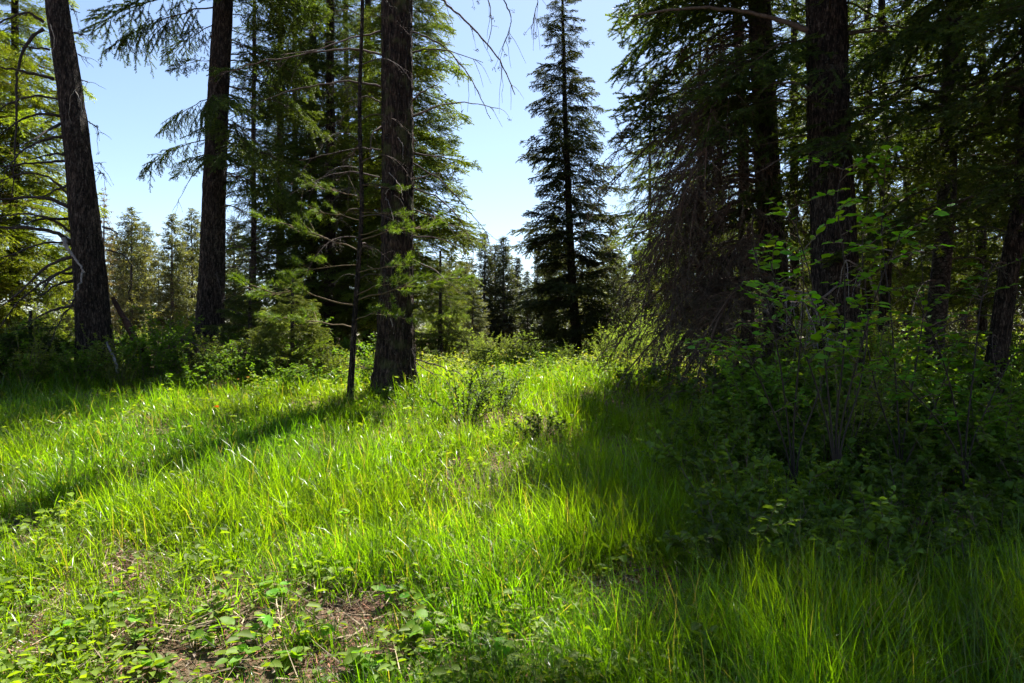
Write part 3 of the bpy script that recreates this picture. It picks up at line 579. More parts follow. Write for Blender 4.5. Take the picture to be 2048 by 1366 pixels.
# the far wood, one mass
mb = MB(); V = []
fr = random.Random(9)
def add_copy(me, loc, rz, s, mbx):
    n = len(me.vertices); v = np.empty(n*3, np.float32); me.vertices.foreach_get('co', v); v = v.reshape(-1, 3)
    c = np.empty(n*4, np.float32); me.attributes['Col'].data.foreach_get('color', c); c = c.reshape(-1, 4)[:, :3]
    R = np.array([[math.cos(rz), -math.sin(rz), 0], [math.sin(rz), math.cos(rz), 0], [0, 0, 1]])
    f = np.empty(len(me.loops), np.int32); me.loops.foreach_get('vertex_index', f)
    return (v*s)@R.T+np.array(loc), f, c
LOWF = [far_crown(330+i, 9, 1.7, 15, (.04, .055, .028), (.08, .09, .04), 6, .6, .1, .05, .42) for i in range(3)]
for i in range(110):
    a = math.radians(fr.uniform(-52, 52)); d = fr.uniform(48, 95); x, y = math.sin(a)*d, math.cos(a)*d
    v, f, c = add_copy(LOWF[i % 3][1], (x, y, float(G(x, y))), fr.random()*6, fr.uniform(.65, 1.2), None)
    mb.add(v, f.reshape(-1, 3), 0, c*fr.uniform(.7, 1.2))
tag(obj('distant_forest', mb.mesh('distant_forest', [M_NEEDLE])), 'far conifer wood closing the view behind the meadow', 'forest', kind='stuff')

# ------------------------------------------------------------------ shrubs
def shrub_mesh(seed, H=1.2, spread=.7, nst=14, ll=.045, lw=.6, per=26, col=(.075, .12, .02), tw=3, tipcol=None, twc=(.10, .075, .055), bare=.25):
    rg = random.Random(seed); st = MB(); fo = MB(); P, D, C = [], [], []
    tipcol = tipcol or col
    for i in range(nst):
        a = rg.random()*6.283; tl = rg.uniform(.1, .9)*spread; h = H*rg.uniform(.55, 1.05)
        s = curve((math.cos(a)*.06, math.sin(a)*.06, -.05), (math.cos(a)*tl, math.sin(a)*tl, h), math.hypot(tl, h), 9, rg.uniform(-.05, .2), .08, rg)
        tube(st, s, np.linspace(.007, .002, 9)*H**.5, 4, 0, twc)
        subs = [(s, bare)]
        for _ in range(tw):
            p0, t = along(s, np.array([rg.uniform(.3, .9)])); b = rg.random()*6.283
            q = curve(p0[0], t[0]+np.array([math.cos(b), math.sin(b), .1])*.9, h*rg.uniform(.15, .4), 6, .12, .1, rg)
            tube(st, q, np.linspace(.003, .0014, 6), 3, 0, twc); subs.append((q, .1))
        for q, s0 in subs:
            k = int(per*np.linalg.norm(q[-1]-q[0])/.5)+2; u = RN.uniform(s0, 1, k); p, t = along(q, u)
            P.append(p); dd = RN.normal(size=(k, 3)); D.append(nrm(t*.5+nrm(dd)*[1, 1, .4]+[0, 0, -.1])); f = RN.uniform(0, 1, (k, 1))*(u**2)[:, None]
            C.append((np.array(col)*(1-f)+np.array(tipcol)*f)*RN.uniform(.7, 1.3, (k, 1)))
    P, D, C = map(np.concatenate, (P, D, C)); n = len(P)
    Nn = nrm(np.array([0, 0, 1.])+RN.normal(size=(n, 3))*.35); L = ll*RN.uniform(.6, 1.25, n)
    leaves6(fo, P, D, Nn, L, L*lw, 0, C)
    return st.mesh('stems', [M_TWIG]), fo.mesh('foliage', [M_LEAF])
LG = (.062, .130, .018); YG = (.105, .175, .022)
SHR = [shrub_mesh(400, 1.0, .7, 16, .05, .62, 26, LG, 3, YG), shrub_mesh(401, .8, .8, 14, .06, .7, 22, LG, 3, YG), shrub_mesh(402, 1.2, .6, 18, .042, .55, 30, (.085, .125, .03), 3, (.14, .17, .05))]
SHW = [shrub_mesh(410, 1.3, .6, 22, .045, .28, 34, (.12, .175, .065), 3, (.19, .25, .10)), shrub_mesh(411, 1.1, .6, 20, .045, .3, 34, (.11, .175, .055), 3, (.18, .25, .09))]
SHB = [shrub_mesh(420, .72, .6, 13, .034, .6, 30, (.045, .08, .03), 5, (.09, .125, .05), (.04, .03, .024), .25)]
SHL = [shrub_mesh(430, .45, .5, 12, .055, .72, 24, (.055, .10, .018), 3, (.08, .14, .02)), shrub_mesh(431, .6, .55, 12, .05, .65, 26, (.06, .10, .02), 3, (.08, .13, .02)), shrub_mesh(432, .35, .45, 10, .06, .8, 24, (.05, .095, .018), 2, (.075, .13, .02))]
SHB2 = SHB
def shrub(label, kind, x, y, s, col=(1, 1, 1), group=None, name='shrub'):
    z = float(G(x, y)); r = empty(name, (x, y, z)); tag(r, label, 'shrub', group); rz = PR.random()*6.283
    st, fo = kind; sv = (s, s, s*PR.uniform(.9, 1.1)); obj('stems', st, r, (0, 0, 0), (0, 0, rz), sv); obj('foliage', fo, r, (0, 0, 0), (0, 0, rz), sv, col)
def sx(px, d): return (px-1024)/F*d
for px, d, k, s, lab in ((300, 9.6, SHR[0], .8, 'sunlit leafy shrub in front of the brush between the two left trunks'), (360, 9.2, SHR[1], .75, 'leafy shrub below the straight dark fir, sun on its tips'), (250, 9.0, SHR[2], .5, 'small leafy shrub right below the leaning left trunk'),
    (120, 9.0, SHR[1], .8, 'dark shrub left of the leaning trunk foot'), (20, 9.2, SHR[0], .8, 'dark shrub at the left edge below the dead limbs'), (200, 10.2, SHR[0], .9, 'shrub hiding the foot of the leaning left trunk'),
    (430, 10.2, SHR[2], .7, 'shrub at the foot of the straight dark fir'), (520, 9.6, SHR[1], .6, 'low leafy shrub left of the fir saplings in the sun'), (580, 9.0, SHR[0], .55, 'bright leafy shrub left of the pine pole foot'), (640, 9.4, SHR[1], .65, 'bright leafy shrub close left of the pine pole'),
    (665, 10.0, SHR[2], .7, 'leafy shrub behind the pine pole foot'), (738, 9.6, SHR[0], .55, 'shrub squeezed between pine pole and centre trunk'), (775, 8.5, SHR[1], .28, 'tiny shrub in front of the centre trunk foot'),
    (930, 7.4, SHB[0], .95, 'wiry small leaved bush in the middle of the sunlit grass'), (990, 7.9, SHB[0], .9, 'second wiry bush just right of the wiry bush in the grass'), (1080, 6.6, SHL[1], .6, 'small dark bush at the shade edge below the wiry bush'),
    (885, 13.5, SHW[0], 1.0, 'pale bush right behind the centre trunk'), (925, 16.0, SHW[1], .8, 'pale grey green bush below the far spruces'), (1010, 19.0, SHW[0], .85, 'pale bush at the end of the meadow under the spruce trio'), (1060, 17.5, SHW[1], 1.0, 'pale bush left of the lone spruce'), (960, 21, SHW[0], 1.0, 'pale bush deeper behind the meadow crest'), (1110, 15.2, SHR[0], .6, 'green bush at the foot of the lone spruce on its left'),
    (1195, 14.5, SHR[2], .7, 'green bush at the foot of the lone spruce on its right'), (1215, 18.0, SHW[0], 1.3, 'tall pale bush right of the lone spruce'), (1275, 16.5, SHW[1], 1.5, 'tall pale willow bush between spruce and dead boughs'), (1320, 14.5, SHW[0], 1.0, 'pale bush beneath the hanging dead boughs'), (1250, 13.0, SHW[1], .8, 'sunlit bush right of the meadow crest'), (1310, 20, SHW[0], 1.5, 'pale bush deep behind the hanging dead boughs'),
    (1200, 11.2, SHL[1], .9, 'leafy low bush where the shade begins right of the meadow'), (1265, 9.8, SHL[0], 1.1, 'shaded leafy bush below the hanging dead boughs'), (1340, 10.5, SHR[1], .7, 'sun flecked bush under the hanging dead boughs'), (1400, 12.5, SHR[0], .9, 'bright bush glimpsed below the hanging dead boughs'),
    (905, 10.8, SHR[1], .4, 'knee high sunlit bush right of the centre trunk'), (960, 12.0, SHW[0], .45, 'knee high pale bush on the crest below the far spruces'), (1030, 12.8, SHR[2], .4, 'knee high bush on the crest left of the lone spruce'), (1090, 11.0, SHR[0], .42, 'knee high sunlit bush in front of the lone spruce'), (1150, 10.2, SHR[1], .45, 'knee high bush in front of the lone spruce, a bit right'), (1130, 12.6, SHW[1], .5, 'pale low bush hugging the lone spruce foot'), (1215, 12.0, SHW[0], .7, 'pale sunlit bush right of the lone spruce foot'), (1245, 15.5, SHW[1], 1.1, 'pale sunlit bush behind the crest right of the lone spruce'), (1300, 12.8, SHW[0], .8, 'pale bush seen through the lowest dead twigs'), (1360, 14.0, SHW[1], .9, 'pale bush seen through the middle of the dead twigs'), (1420, 15.5, SHW[0], 1.0, 'pale bush behind the right part of the dead twigs'), (870, 11.6, SHB[0], .7, 'small wiry bush behind the centre trunk on its right')):
    shrub(lab, k, sx(px, d), d, s)
rr = random.Random(31)
for px, d, k, sc_, lab in ((-40, 8.9, 0, 1.0, 'dark leafy shrub cut by the left edge'), (50, 8.7, 2, .8, 'dark leafy shrub near the left edge, in front of the others'), (95, 9.5, 1, 1.1, 'dark leafy shrub under the lowest dead limbs of the leaning trunk'), (160, 8.9, 0, .75, 'leafy shrub directly in front of the leaning left trunk'), (225, 9.3, 2, .8, 'leafy shrub at the right foot of the leaning left trunk'), (275, 10.0, 1, 1.0, 'leafy shrub behind the grey stick'), (335, 10.2, 0, .95, 'leafy shrub left of the twig tangle'), (395, 9.7, 2, .75, 'leafy shrub before the straight dark fir foot'), (455, 9.5, 0, .7, 'leafy shrub right of the straight dark fir foot'), (480, 10.6, 1, .9, 'leafy shrub between the straight fir and the saplings')):
    shrub(lab, SHR[k], sx(px, d), d, sc_)
for i in range(135):
    d = 3.3+7.0*rr.random()**1.35; x = rr.uniform(.45+.19*d, .80*d+.4)
    shrub('low leafy undergrowth shrub in deep shade under the right hand firs', SHL[i % 3], x, d, rr.uniform(.55, .95)+.13*max(0, d-3.5), (rr.uniform(1.0, 1.7),)*3, 'undergrowth shrubs in the right hand shade')
for i in range(22):
    d = rr.uniform(5.6, 10); x = rr.uniform(.35*d, .78*d)
    shrub('tall shaded shrub', SHR[i % 3], x, d, rr.uniform(.9, 1.4), (rr.uniform(1.1, 1.6),)*3, 'chest high shrubs in the right hand shade')
for i in range(22):
    d = rr.uniform(11.5, 19); x = rr.uniform(.42*d, .95*d)
    shrub('sun flecked bush deep among the right hand trees', (SHR+SHW)[i % 5], x, d, rr.uniform(.8, 1.5), (1.1, 1.1, 1), 'bushes deep in the right hand wood')
for i in range(26):
    d = rr.uniform(19, 30); x = rr.uniform(-.6*d, .5*d)
    shrub('pale bush in the far meadow scrub behind the crest', (SHW+SHR)[i % 5], x, d, rr.uniform(1.0, 1.7), (1.1, 1.05, 1), 'far meadow scrub bushes')
for i in range(16):
    d = rr.uniform(10.5, 15); x = rr.uniform(-.78*d, -.2*d)
    shrub('green bush in the shade behind the left trunks', SHR[i % 3], x, d, rr.uniform(.7, 1.1), (1, 1, 1), 'bushes behind the left trunks')
def rank_labels(group, text, marks, front='counted from the front'):
    """single out look-alikes by the nearest landmark and their order from the camera"""
    ords = ['first', 'second', 'third', 'fourth', 'fifth', 'sixth', 'seventh', 'eighth', 'ninth', 'tenth', 'eleventh', 'twelfth', 'thirteenth', 'fourteenth', 'fifteenth', 'sixteenth', 'seventeenth', 'eighteenth', 'nineteenth', 'twentieth', 'twentyfirst', 'twentysecond', 'twentythird', 'twentyfourth', 'twentyfifth', 'twentysixth', 'twentyseventh', 'twentyeighth']
    by = {}
    for o in COL.objects:
        if o.parent is None and o.get('group') == group:
            px = 1024+F*o.location.x/o.location.y; m = min(marks, key=lambda q: abs(q[0]-px)); by.setdefault(m, []).append(o)
    for m, os_ in by.items():
        os_.sort(key=lambda o: o.location.y)
        for i, o in enumerate(os_):
            o['label'] = f'{text} {m[1]}, {ords[min(i, 27)]} {front}'
RIGHT = ((1240, 'near the shade edge'), (1340, 'below the hanging dead boughs'), (1450, 'below the thin pole trunk'), (1560, 'left of the massive trunk'), (1680, 'before the massive trunk'), (1780, 'below the crooked trunk'), (1880, 'below the grey brown trunk'), (1945, 'right of the grey brown trunk'), (2010, 'at the right edge'), (2090, 'cut by the right edge'), (2200, 'just past the right edge'))
rank_labels('undergrowth shrubs in the right hand shade', 'shaded leafy shrub', RIGHT, 'from the front')
rank_labels('chest high shrubs in the right hand shade', 'tall shaded shrub', RIGHT, 'from the front')
rank_labels('bushes deep in the right hand wood', 'sun flecked bush deep in the wood', ((1440, 'behind the hanging dead boughs'), (1620, 'behind the massive trunk'), (1740, 'right of the massive trunk'), (1850, 'behind the grey brown trunk'), (1980, 'toward the right edge')), 'from the front')
rank_labels('far meadow scrub bushes', 'pale scrub bush behind the crest', ((200, 'beyond the leaning left trunk'), (420, 'beyond the straight dark fir'), (620, 'beyond the fir saplings'), (795, 'beyond the centre trunk'), (980, 'in the sky gap'), (1140, 'beyond the lone spruce'), (1300, 'left of the dead boughs'), (1500, 'beyond the dead boughs')), 'from the front')
rank_labels('bushes behind the left trunks', 'green bush in shade', ((60, 'at the left edge'), (190, 'behind the leaning left trunk'), (320, 'in the left gap'), (430, 'behind the straight dark fir'), (580, 'behind the fir saplings'), (720, 'behind the pine pole')), 'from the front')
rank_labels('far conifers across the meadow', 'small far conifer', ((900, 'right of the centre trunk'), (1060, 'left of the lone spruce'), (1200, 'right of the lone spruce'), (1300, 'behind the hanging dead boughs')), 'from the front')
rank_labels('far conifers behind the right hand wood', 'far conifer seen through the wood', ((1400, 'behind the hanging dead boughs'), (1560, 'left of the massive trunk'), (1700, 'right of the massive trunk'), (1800, 'beside the crooked trunk'), (1900, 'beside the grey brown trunk'), (2020, 'near the right edge')), 'from the front')
# ------------------------------------------------------------------ broad leaf mesh, each near leaf an object
def leaf_mesh(seed, wid=.6, col=LG, bend=.25):
    mbl = MB(); s = np.array([0, .08, .22, .4, .6, .8, .93, 1.0]); wv = np.array([.0, .16, .38, .5, .46, .30, .13, 0])*wid
    v = []
    for a, b in zip(s, wv):
        z = -bend*a*a*.6+.04*math.sin(a*9)
        v += [(a, b, z+b*.32), (a, 0, z), (a, -b, z+b*.32)]
    f = []
    for i in range(7):
        f += [(3*i, 3*i+1, 3*i+4, 3*i+3), (3*i+1, 3*i+2, 3*i+5, 3*i+4)]
    mbl.add(v, f, 0, col); return mbl.mesh('leaf', [M_LEAF])
LEAF = [leaf_mesh(1, .62), leaf_mesh(2, .55, bend=.5), leaf_mesh(3, .72, bend=.1)]
def put_leaf(par, p, d, ln, rg, col):
    d = Vector(d).normalized(); az = math.atan2(d.y, d.x); pi = math.asin(max(-1, min(1, d.z)))
    obj('leaf', LEAF[rg.randrange(3)], par, p, (rg.gauss(0, .4), -pi, az), ln, col)
# --- tall round leaved shrub in front of the massive trunk
def tall_shrub(label, base_px, d, lines, nleaf, col, seed, ll=.06):
    rg = random.Random(seed); bx = sx(base_px, d); bz = float(G(bx, d)); root = empty('tall_shrub', (bx, d, bz)); tag(root, label, 'shrub')
    B = np.array((bx, d, bz)); tw = []
    for ln in lines:
        n = len(ln); dz = rg.uniform(-.5, .5); pts = np.array([[0, 0, -.05]]+[list(np.array(W(px, py, d+dz*(k+1)/n))-B) for k, (px, py) in enumerate(ln)])
        m = n*5+1; si = np.linspace(0, n, m); q = np.stack([np.interp(si, np.arange(n+1), pts[:, k]) for k in range(3)], -1)
        for _ in range(4): q[1:-1] = .25*q[:-2]+.5*q[1:-1]+.25*q[2:]
        mb = MB(); tube(mb, q, np.linspace(.008, .0022, m), 6, 0, (.032, .025, .02))
        for _ in range(9):
            p0, t = along(q, np.array([rg.uniform(.4, 1)])); b = rg.random()*6.283
            s = curve(p0[0], t[0]*.5+np.array([math.cos(b), math.sin(b), rg.uniform(-.3, .5)]), rg.uniform(.18, .5), 7, .15, .08, rg)
            tube(mb, s, np.linspace(.0035, .0018, 7), 4, 0, (.11, .08, .06)); tw.append(s)
        obj('stem', mb.mesh('stem', [M_TWIG]), root)
    per = nleaf//len(tw)+1
    for s in tw:
        for k in range(per):
            u = .15+.85*(k+rg.random()*.4)/per; p, t = along(s, np.array([min(u, 1)])); sd = 1 if k % 2 else -1
            lat = np.cross(t[0], [0, 0, 1]); d3 = t[0]*.6+lat*sd*.9+np.array([0, 0, rg.uniform(-.2, .35)])
            put_leaf(root, p[0], d3, ll*rg.uniform(.65, 1.2), rg, tuple(c*rg.uniform(.8, 1.3) for c in col))
tall_shrub('tall round leaved shrub in front of the massive fir trunk', 1680, 4.6, [[(1665, 880), (1652, 740), (1640, 620), (1600, 480), (1560, 360)], [(1668, 860), (1690, 700), (1690, 520), (1670, 400), (1690, 320)], [(1672, 880), (1720, 700), (1760, 560), (1800, 470)], [(1660, 860), (1610, 700), (1560, 600), (1540, 520)], [(1676, 900), (1720, 780), (1740, 640), (1720, 500), (1740, 380)]], 298, (1.9, 1.9, .9), 71, .075)
tall_shrub('shadowy round leaved shrub at the right below the leaning trunk', 1930, 5.0, [[(1925, 900), (1900, 760), (1860, 650), (1820, 580)], [(1930, 880), (1950, 720), (1960, 600), (1990, 520)], [(1935, 900), (1990, 780), (2040, 680)], [(1925, 920), (1870, 830), (1800, 760), (1760, 700)]], 290, (1.3, 1.45, .7), 72, .06)
tall_shrub('leafy arching shrub left of the massive trunk, over the dead boughs', 1590, 4.9, [[(1580, 880), (1560, 720), (1530, 580), (1500, 470)], [(1585, 860), (1600, 700), (1610, 560), (1590, 430)], [(1575, 900), (1530, 780), (1490, 700), (1450, 660)], [(1595, 900), (1640, 780), (1660, 700), (1690, 640)]], 280, (1.5, 1.6, .8), 73, .062)
tall_shrub('leafy shrub between the massive trunk and the grey brown trunk', 1800, 5.2, [[(1800, 900), (1790, 740), (1780, 600), (1760, 470), (1770, 360)], [(1805, 880), (1830, 740), (1850, 620), (1840, 480)], [(1795, 900), (1750, 780), (1730, 660), (1700, 560)], [(1810, 920), (1870, 820), (1900, 720), (1930, 640)]], 290, (1.5, 1.6, .8), 74, .062)
# --- young seedlings on the litter in the foreground
def seedling(label, px, py, H, n, ll, col, seed, group):
    x, y = ground_at(px, py); rg = random.Random(seed); z = float(G(x, y)); root = empty('seedling_plant', (x, y, z)); tag(root, label, 'plant', group)
    mb = MB(); st = []
    for i in range(max(2, n//7)):
        b = rg.random()*6.283; s = curve((0, 0, -.02), (math.cos(b)*.5, math.sin(b)*.5, 1), H*rg.uniform(.6, 1.1), 7, .05, .08, rg); st.append(s); tube(mb, s, np.linspace(.003, .0013, 7), 4, 0, (.10, .075, .04))
    obj('stem', mb.mesh('stem', [M_TWIG]), root)
    for i in range(n):
        s = st[i % len(st)]; u = rg.uniform(.35, 1); p, t = along(s, np.array([u])); b = rg.random()*6.283
        put_leaf(root, p[0], (math.cos(b), math.sin(b), rg.uniform(-.15, .45)), ll*rg.uniform(.6, 1.15), rg, tuple(c*rg.uniform(.8, 1.3) for c in col))
rs = random.Random(77); gl = 'broad leaved seedlings on the front litter'
for i, (px, py, H, n, ll) in enumerate(((720, 1345, .16, 18, .085), (500, 1290, .18, 20, .075), (430, 1250, .2, 22, .07), (540, 1215, .2, 18, .07), (300, 1290, .18, 20, .07), (820, 1290, .2, 24, .07), (870, 1330, .2, 22, .075), (920, 1290, .2, 18, .07), (790, 1215, .2, 20, .06), (1040, 1345, .2, 16, .08), (330, 1350, .14, 16, .07), (560, 1345, .16, 16, .08), (620, 1290, .14, 12, .07), (850, 1230, .22, 20, .06), (960, 1340, .2, 16, .075), (700, 1170, .16, 12, .05), (230, 1230, .18, 16, .06), (130, 1300, .2, 16, .07), (660, 1090, .28, 16, .055), (690, 1040, .3, 14, .06), (1000, 1270, .18, 14, .06), (1200, 1340, .12, 12, .07), (470, 1340, .15, 16, .075), (390, 1300, .16, 16, .07), (760, 1350, .15, 14, .09), (1380, 1150, .22, 14, .05), (1650, 1300, .28, 18, .05), (1880, 1270, .3, 20, .05), (1500, 1210, .2, 14, .05), (1300, 1300, .16, 12, .055), (60, 1220, .2, 14, .06))):
    seedling('low broad leaved seedling among grass and brown litter at the front', px, py, H, n, ll, (2.0, 1.75, 1.1) if px < 1100 else (1.3, 1.35, .8), 500+i, gl)  # sun and shade put into the leaf tint either side of the shade edge

rank_labels(gl, 'broad leaved seedling', ((60, 'in the lower left corner'), (260, 'in the lower left grass'), (400, 'left of the bare litter patch'), (520, 'at the left rim of the bare litter'), (700, 'on the bare litter patch'), (850, 'right of the bare litter patch'), (980, 'low at the middle front'), (1300, 'in the shaded front grass'), (1700, 'in the lower right grass')), 'from the front')
# ------------------------------------------------------------------ dead wood on the ground
bx, by = sx(405, 10.8), 10.8; bz = float(G(bx, by)); br = empty('brush_pile', (bx, by, bz)); tag(br, 'tangle of dead grey twigs heaped at the straight dark fir', 'brush pile')
for i in range(34):
    a = rr.random()*6.28; obj('dead_branch', (DEAD+DTWIG[:2])[i % 6], br, (rr.uniform(-1.2, .8), rr.uniform(-.6, .6), rr.uniform(.05, .55)), (rr.uniform(-1.5, 1.5), rr.uniform(-.3, .35), a), rr.uniform(.35, .7), (1.1, .95, .85))
def log(label, a, b, r, col, seed):
    a, b = np.array(a), np.array(b); n = 14; s = np.linspace(0, 1, n)[:, None]; q = a+(b-a)*s+np.array([0, 0, .03])*np.sin(s*5)
    mb = MB(); tube(mb, q-a, r*(1-.4*s[:, 0])*np.array([PR.uniform(.85, 1.15) for _ in range(n)]), 10, 0, col)
    tag(obj('fallen_log', mb.mesh('fallen_log', [M_DEAD]), None, a), label, 'log')
p, q = W(280, 662, 9.9), W(226, 592, 10.3); log('short reddish snapped limb leaning beside the leaning left trunk', p-Vector((0, 0, .3)), q, .055, (.040, .020, .012), 1)
p, q = W(236, 714, 8.9), W(214, 680, 9.2); log('grey stick leaning at the shrubs below the leaning left trunk', p-Vector((0, 0, .2)), q, .022, (.13, .12, .12), 2)

for i, (px, py, sc_, a, lab) in enumerate(((1235, 1190, .35, .6, 'thin fallen branch in the shaded gap of the front grass'), (640, 1262, .3, 2.4, 'thin fallen branch on the bare litter patch'), (480, 1352, .25, 1.3, 'short fallen twig at the bottom left litter'), (1500, 905, .6, 2.9, 'fallen dead branch in the shade below the hanging boughs'), (60, 870, .5, .4, 'dry curled branch lying in the grass at the left edge'), (1740, 915, .7, .2, 'fallen dead branch under the massive trunk'), (880, 1200, .28, 1.0, 'fallen twig beside the seedlings right of the litter'))):
    x, y = ground_at(px, py); tag(obj('fallen_branch', DEAD[i % 4], None, (x, y, float(G(x, y))+.05), (rr.uniform(-.6, .6), .05, a), sc_, (1.6, 1.45, 1.35)), lab, 'branch', 'dead branches on the ground')
# ------------------------------------------------------------------ grass, ground cover, litter (nobody could count these)
BARE = []
for px, py, rx, ry, k in ((690, 1235, .55, .30, 1.0), (420, 1300, .45, .22, .95), (560, 1345, .7, .2, .9), (960, 1120, .3, .28, .75), (1230, 1200, .4, .28, .8), (1000, 935, .3, .5, .8), (10, 1075, .3, .2, .8), (1050, 1300, .35, .25, .7), (800, 1080, .35, .25, .6), (750, 1330, .6, .2, .8), (250, 1150, .35, .2, .5), (940, 860, .45, .7, .75), (1010, 830, .4, .6, .7), (1100, 900, .3, .5, .6), (930, 740, .9, 1.6, .6), (1060, 735, .9, 1.8, .6)):
    x, y = ground_at(px, py); BARE.append((x, y, rx, ry, k))
def bare(x, y):
    r = np.zeros_like(x)
    for a, b, rx, ry, k in BARE: r = np.maximum(r, k*np.exp(-(((x-a)/rx)**2+((y-b)/ry)**2)))
    return r
def scatter(n, ymax=19, ymin=1.3, p=.75):
    y = (RN.uniform(ymin**p, ymax**p, n))**(1/p); x = RN.uniform(-1, 1, n)*(.82*y+1.0); return x, y
def grass_density(x, y):
    d = np.ones_like(x)
    d *= 1-bare(x, y)
    d *= .22+.78*sstep(.3, .6, noise(x*1.7, y*1.7, 0, 21)*.6+noise(x*4.1, y*4.1, 0, 22)*.4)
    d *= 1-.85*sstep(.5, 1.5, x-.12*y)*sstep(3.1, 4.0, y)          # thin under the right-hand firs
    d *= 1-.9*sstep(9.6, 11, y)*sstep(-1.4, -2.6, x)                # and under the left trunks
    d *= 1-.55*sstep(11, 16, y)
    d *= .2+.8*sstep(2.5, 3.9, y+1.1*noise(x*.9, 4., 0, 3)+1.4*sstep(.3, 1.0, x)+.4*(x < -1.6))
    return d
mb = MB()
x, y = scatter(128000, 19, 1.3, .7); k = RN.uniform(0, 1, len(x)) < grass_density(x, y); x, y = x[k], y[k]
nb = np.where(y < 5, RN.integers(5, 12, len(x)), RN.integers(4, 9, len(x)))
tx = np.repeat(x, nb); ty = np.repeat(y, nb); n = len(tx)
ta = np.repeat(RN.uniform(0, 6.283, len(x)), nb); tsz = np.repeat(RN.uniform(.45, 1.3, len(x)), nb)
pa = RN.uniform(0, 6.283, n); pr = RN.uniform(0, 1, n)**.7*.07
bx_ = tx+np.cos(pa)*pr; by_ = ty+np.sin(pa)*pr
tall = (.12+.18*noise(tx*.6, ty*.6, 0, 41)+.14*noise(tx*2.2, ty*2.2, 0, 43)+.10*sstep(.5, 1.6, tx)*sstep(4.2, 3, ty))*(1-.45*sstep(9.5, 12, ty))*(1-.3*sstep(3.4, 2.6, ty)*sstep(.6, .2, tx))
hh = tall*tsz*RN.uniform(.4, 1.3, n)*(1-.55*bare(tx, ty))
lean_a = np.where(RN.uniform(0, 1, n) < .6, pa, RN.uniform(0, 6.283, n))
lean_a = np.where(RN.uniform(0, 1, n) < .3, -2.6+RN.normal(0, .8, n), lean_a)
th0 = RN.uniform(.02, .35, n); bend = RN.uniform(.05, 1.0, n)**1.2*1.5+np.where(RN.uniform(0, 1, n) < .12, .9, 0)
wd = (.0028+.00046*ty)*RN.uniform(.6, 1.35, n)
dv = np.stack([np.cos(lean_a), np.sin(lean_a), np.zeros(n)], -1); tw = lean_a+np.pi/2+RN.normal(0, .6, n)
sv = np.stack([np.cos(tw), np.sin(tw), np.zeros(n)], -1)
p = np.stack([bx_, by_, G(bx_, by_)-.02], -1); rows = []; s0 = 0.
for s1, wf in ((0, .8), (.36, 1.0), (.70, .72), (1, 0)):
    an = th0+bend*(s0+s1)*.5*1.1; p = p+((s1-s0)*hh)[:, None]*(np.sin(an)[:, None]*dv+np.cos(an)[:, None]*np.array([0, 0, 1.])); s0 = s1
    rows += [p-sv*(wd*wf*.5)[:, None], p+sv*(wd*wf*.5)[:, None]] if wf else [p]
v = np.stack(rows, 1).reshape(-1, 3); b = np.arange(n)[:, None]*7
u = RN.uniform(0, 1, (n, 1)); hue = noise(tx*.9, ty*.9, 0, 51)[:, None]
gcol = np.array([.047, .130, .008])*(1-hue)+np.array([.104, .185, .009])*hue
gcol = gcol*RN.uniform(.5, 1.35, (n, 1))*(.75+.5*noise(tx*3.1, ty*3.1, 0, 57)[:, None]); gcol = np.where(u < .06, np.array([[.15, .15, .12]]), gcol)
cc = np.repeat(gcol, 7, 0)
mb.add(v, np.concatenate([b+np.array([[0, 1, 3, 2]]), b+np.array([[2, 3, 5, 4]])]), 0, cc)
mb.f.append(b+np.array([[4, 5, 6]])); mb.m.append(np.zeros(n, np.int32))
print('grass blades', n)
tag(obj('grass', mb.mesh('grass', [M_GRASS])), 'long bright green meadow grass covering the clearing', 'grass', kind='stuff')
# small leafy plants between the grass
mb = MB()
x, y = scatter(26000, 18, 1.3, .62); k = RN.uniform(0, 1, len(x)) < (.35+.65*sstep(.4, .6, noise(x*1.1+7, y*1.1, 0, 61)))*(1-.92*bare(x, y))*(.45+.55*sstep(1.5,.2,x))*(.5+.5*sstep(4.0, 3.0, y)+.45*sstep(9, 11, y)); x, y = x[k], y[k]
nl = RN.integers(4, 10, len(x)); X = np.repeat(x, nl); Y = np.repeat(y, nl); n = len(X); H = np.repeat(RN.uniform(.03, .2, len(x)), nl)*(1+.8*sstep(8, 13, Y)); sz = np.repeat((.013+.042*RN.uniform(0, 1, len(x))**2), nl)*(1+.03*Y)
a = RN.uniform(0, 6.283, n); r = RN.uniform(.005, .06, n); P = np.stack([X+np.cos(a)*r, Y+np.sin(a)*r, G(X, Y)+H*RN.uniform(.3, 1.1, n)], -1)
D = np.stack([np.cos(a), np.sin(a), RN.uniform(-.2, .5, n)], -1); hue = noise(X*1.3, Y*1.3, 0, 71)[:, None]
C = (np.array([.080, .150, .016])*(1-hue)+np.array([.165, .225, .020])*hue)*RN.uniform(.7, 1.3, (n, 1))
C = np.where(RN.uniform(0, 1, (n, 1)) < .0008, np.array([[.25, .06, .02]]), C)
leaves6(mb, P, D, nrm(np.array([0, 0, 1.])+RN.normal(size=(n, 3))*.3), sz*RN.uniform(.7, 1.2, n), sz*np.repeat(RN.uniform(.4, .85, len(x)), nl), 0, C)
x = RN.uniform(-3.5, 7.0, 10500); y = RN.uniform(8.2, 17, 10500); k = (RN.uniform(0, 1, len(x)) < .25+.75*sstep(.35, .55, noise(x*.8+3, y*.8, 0, 91)))*(RN.uniform(0, 1, len(x)) < sstep(8, 10, y)); x, y = x[k], y[k]
nl = RN.integers(6, 12, len(x)); X = np.repeat(x, nl); Y = np.repeat(y, nl); n = len(X); H = np.repeat(RN.uniform(.06, .34, len(x)), nl); sz = np.repeat(RN.uniform(.03, .055, len(x)), nl)
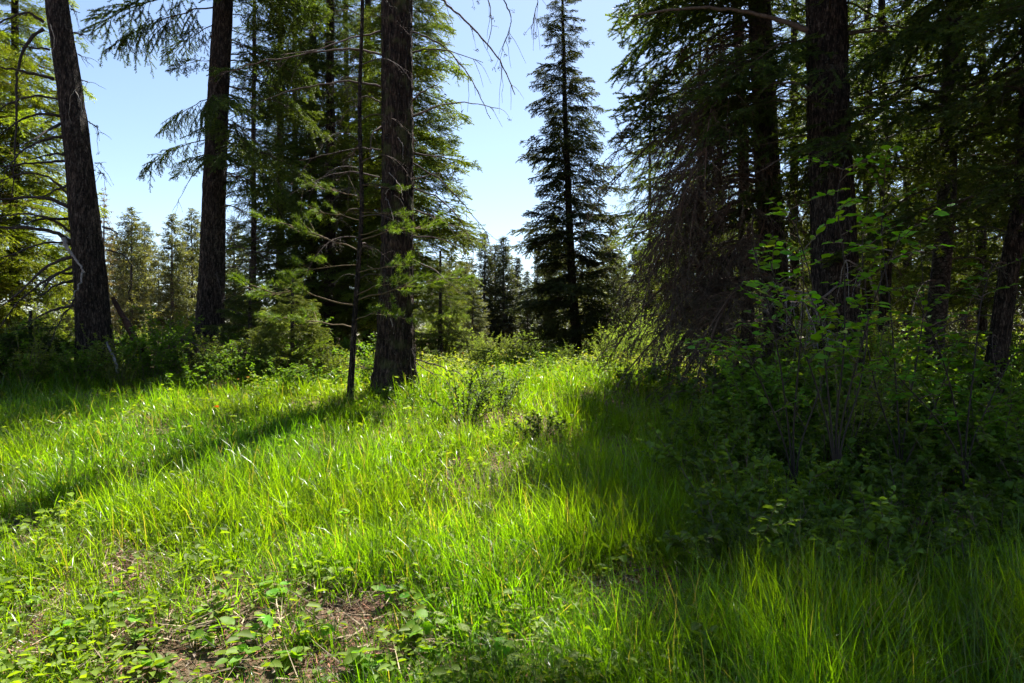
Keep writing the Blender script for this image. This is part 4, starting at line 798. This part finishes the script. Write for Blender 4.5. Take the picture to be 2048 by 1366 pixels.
a = RN.uniform(0, 6.283, n); rd = RN.uniform(.01, .1, n); P = np.stack([X+np.cos(a)*rd, Y+np.sin(a)*rd, G(X, Y)+H*RN.uniform(.2, 1.1, n)], -1)
D = np.stack([np.cos(a), np.sin(a), RN.uniform(-.3, .6, n)], -1); hue = noise(X*1.3, Y*1.3, 0, 71)[:, None]
C = (np.array([.10, .165, .04])*(1-hue)+np.array([.20, .22, .06])*hue)*RN.uniform(.7, 1.3, (n, 1)); C = np.where(RN.uniform(0, 1, (n, 1)) < .03, np.array([[.22, .12, .09]]), C)
leaves6(mb, P, D, nrm(np.array([0, 0, 1.])+RN.normal(size=(n, 3))*.4), sz*RN.uniform(.7, 1.2, n), sz*.6, 0, C)
tag(obj('ground_cover', mb.mesh('ground_cover', [M_LEAF])), 'small leafy herbs growing between the grass', 'herbs', kind='stuff')
# brown leaf and needle litter
mb = MB(); x, y = scatter(26000, 12, 1.3, .9); n = len(x); a = RN.uniform(0, 6.283, n)
P = np.stack([x, y, G(x, y)+RN.uniform(.004, .03, n)], -1); D = np.stack([np.cos(a), np.sin(a), RN.normal(0, .3, n)], -1)
pal = np.array([[.22, .15, .10], [.30, .22, .16], [.12, .07, .045], [.17, .085, .05], [.36, .29, .22]])
leaves6(mb, P, D, nrm(np.array([0, 0, 1.])+RN.normal(size=(n, 3))*.5), RN.uniform(.012, .04, n), RN.uniform(.008, .02, n), 0, pal[RN.integers(0, 5, n)]*RN.uniform(.6, 1.2, (n, 1)), .4, .3)
x, y = scatter(46000, 8, 1.3, .8); n = len(x); a = RN.uniform(0, 6.283, n)
needles(mb, np.stack([x, y, G(x, y)+RN.uniform(.01, .03, n)], -1), nrm(np.stack([np.cos(a), np.sin(a), RN.normal(0, .2, n)], -1)), RN.uniform(.03, .09, n), .0035, 0, np.array([.27, .125, .075])*RN.uniform(.5, 1.6, (n, 1)))
x, y = scatter(34000, 11, 1.3, .8); k = RN.uniform(0, 1, len(x)) < .25+.75*sstep(.4, .62, noise(x*1.2+31, y*1.2, 0, 81)); x, y = x[k], y[k]; n = len(x); a = RN.uniform(0, 6.283, n)
needles(mb, np.stack([x, y, G(x, y)+RN.uniform(.005, .07, n)], -1), nrm(np.stack([np.cos(a), np.sin(a), RN.normal(.08, .28, n)], -1)), RN.uniform(.08, .26, n), RN.uniform(.003, .0065, n)*(1+.05*y), 0, np.array([.34, .27, .17])*RN.uniform(.45, 1.25, (n, 1)))
tag(obj('leaf_litter', mb.mesh('leaf_litter', [M_LITTER])), 'brown dead leaves and needles lying on the soil', 'litter', kind='stuff')
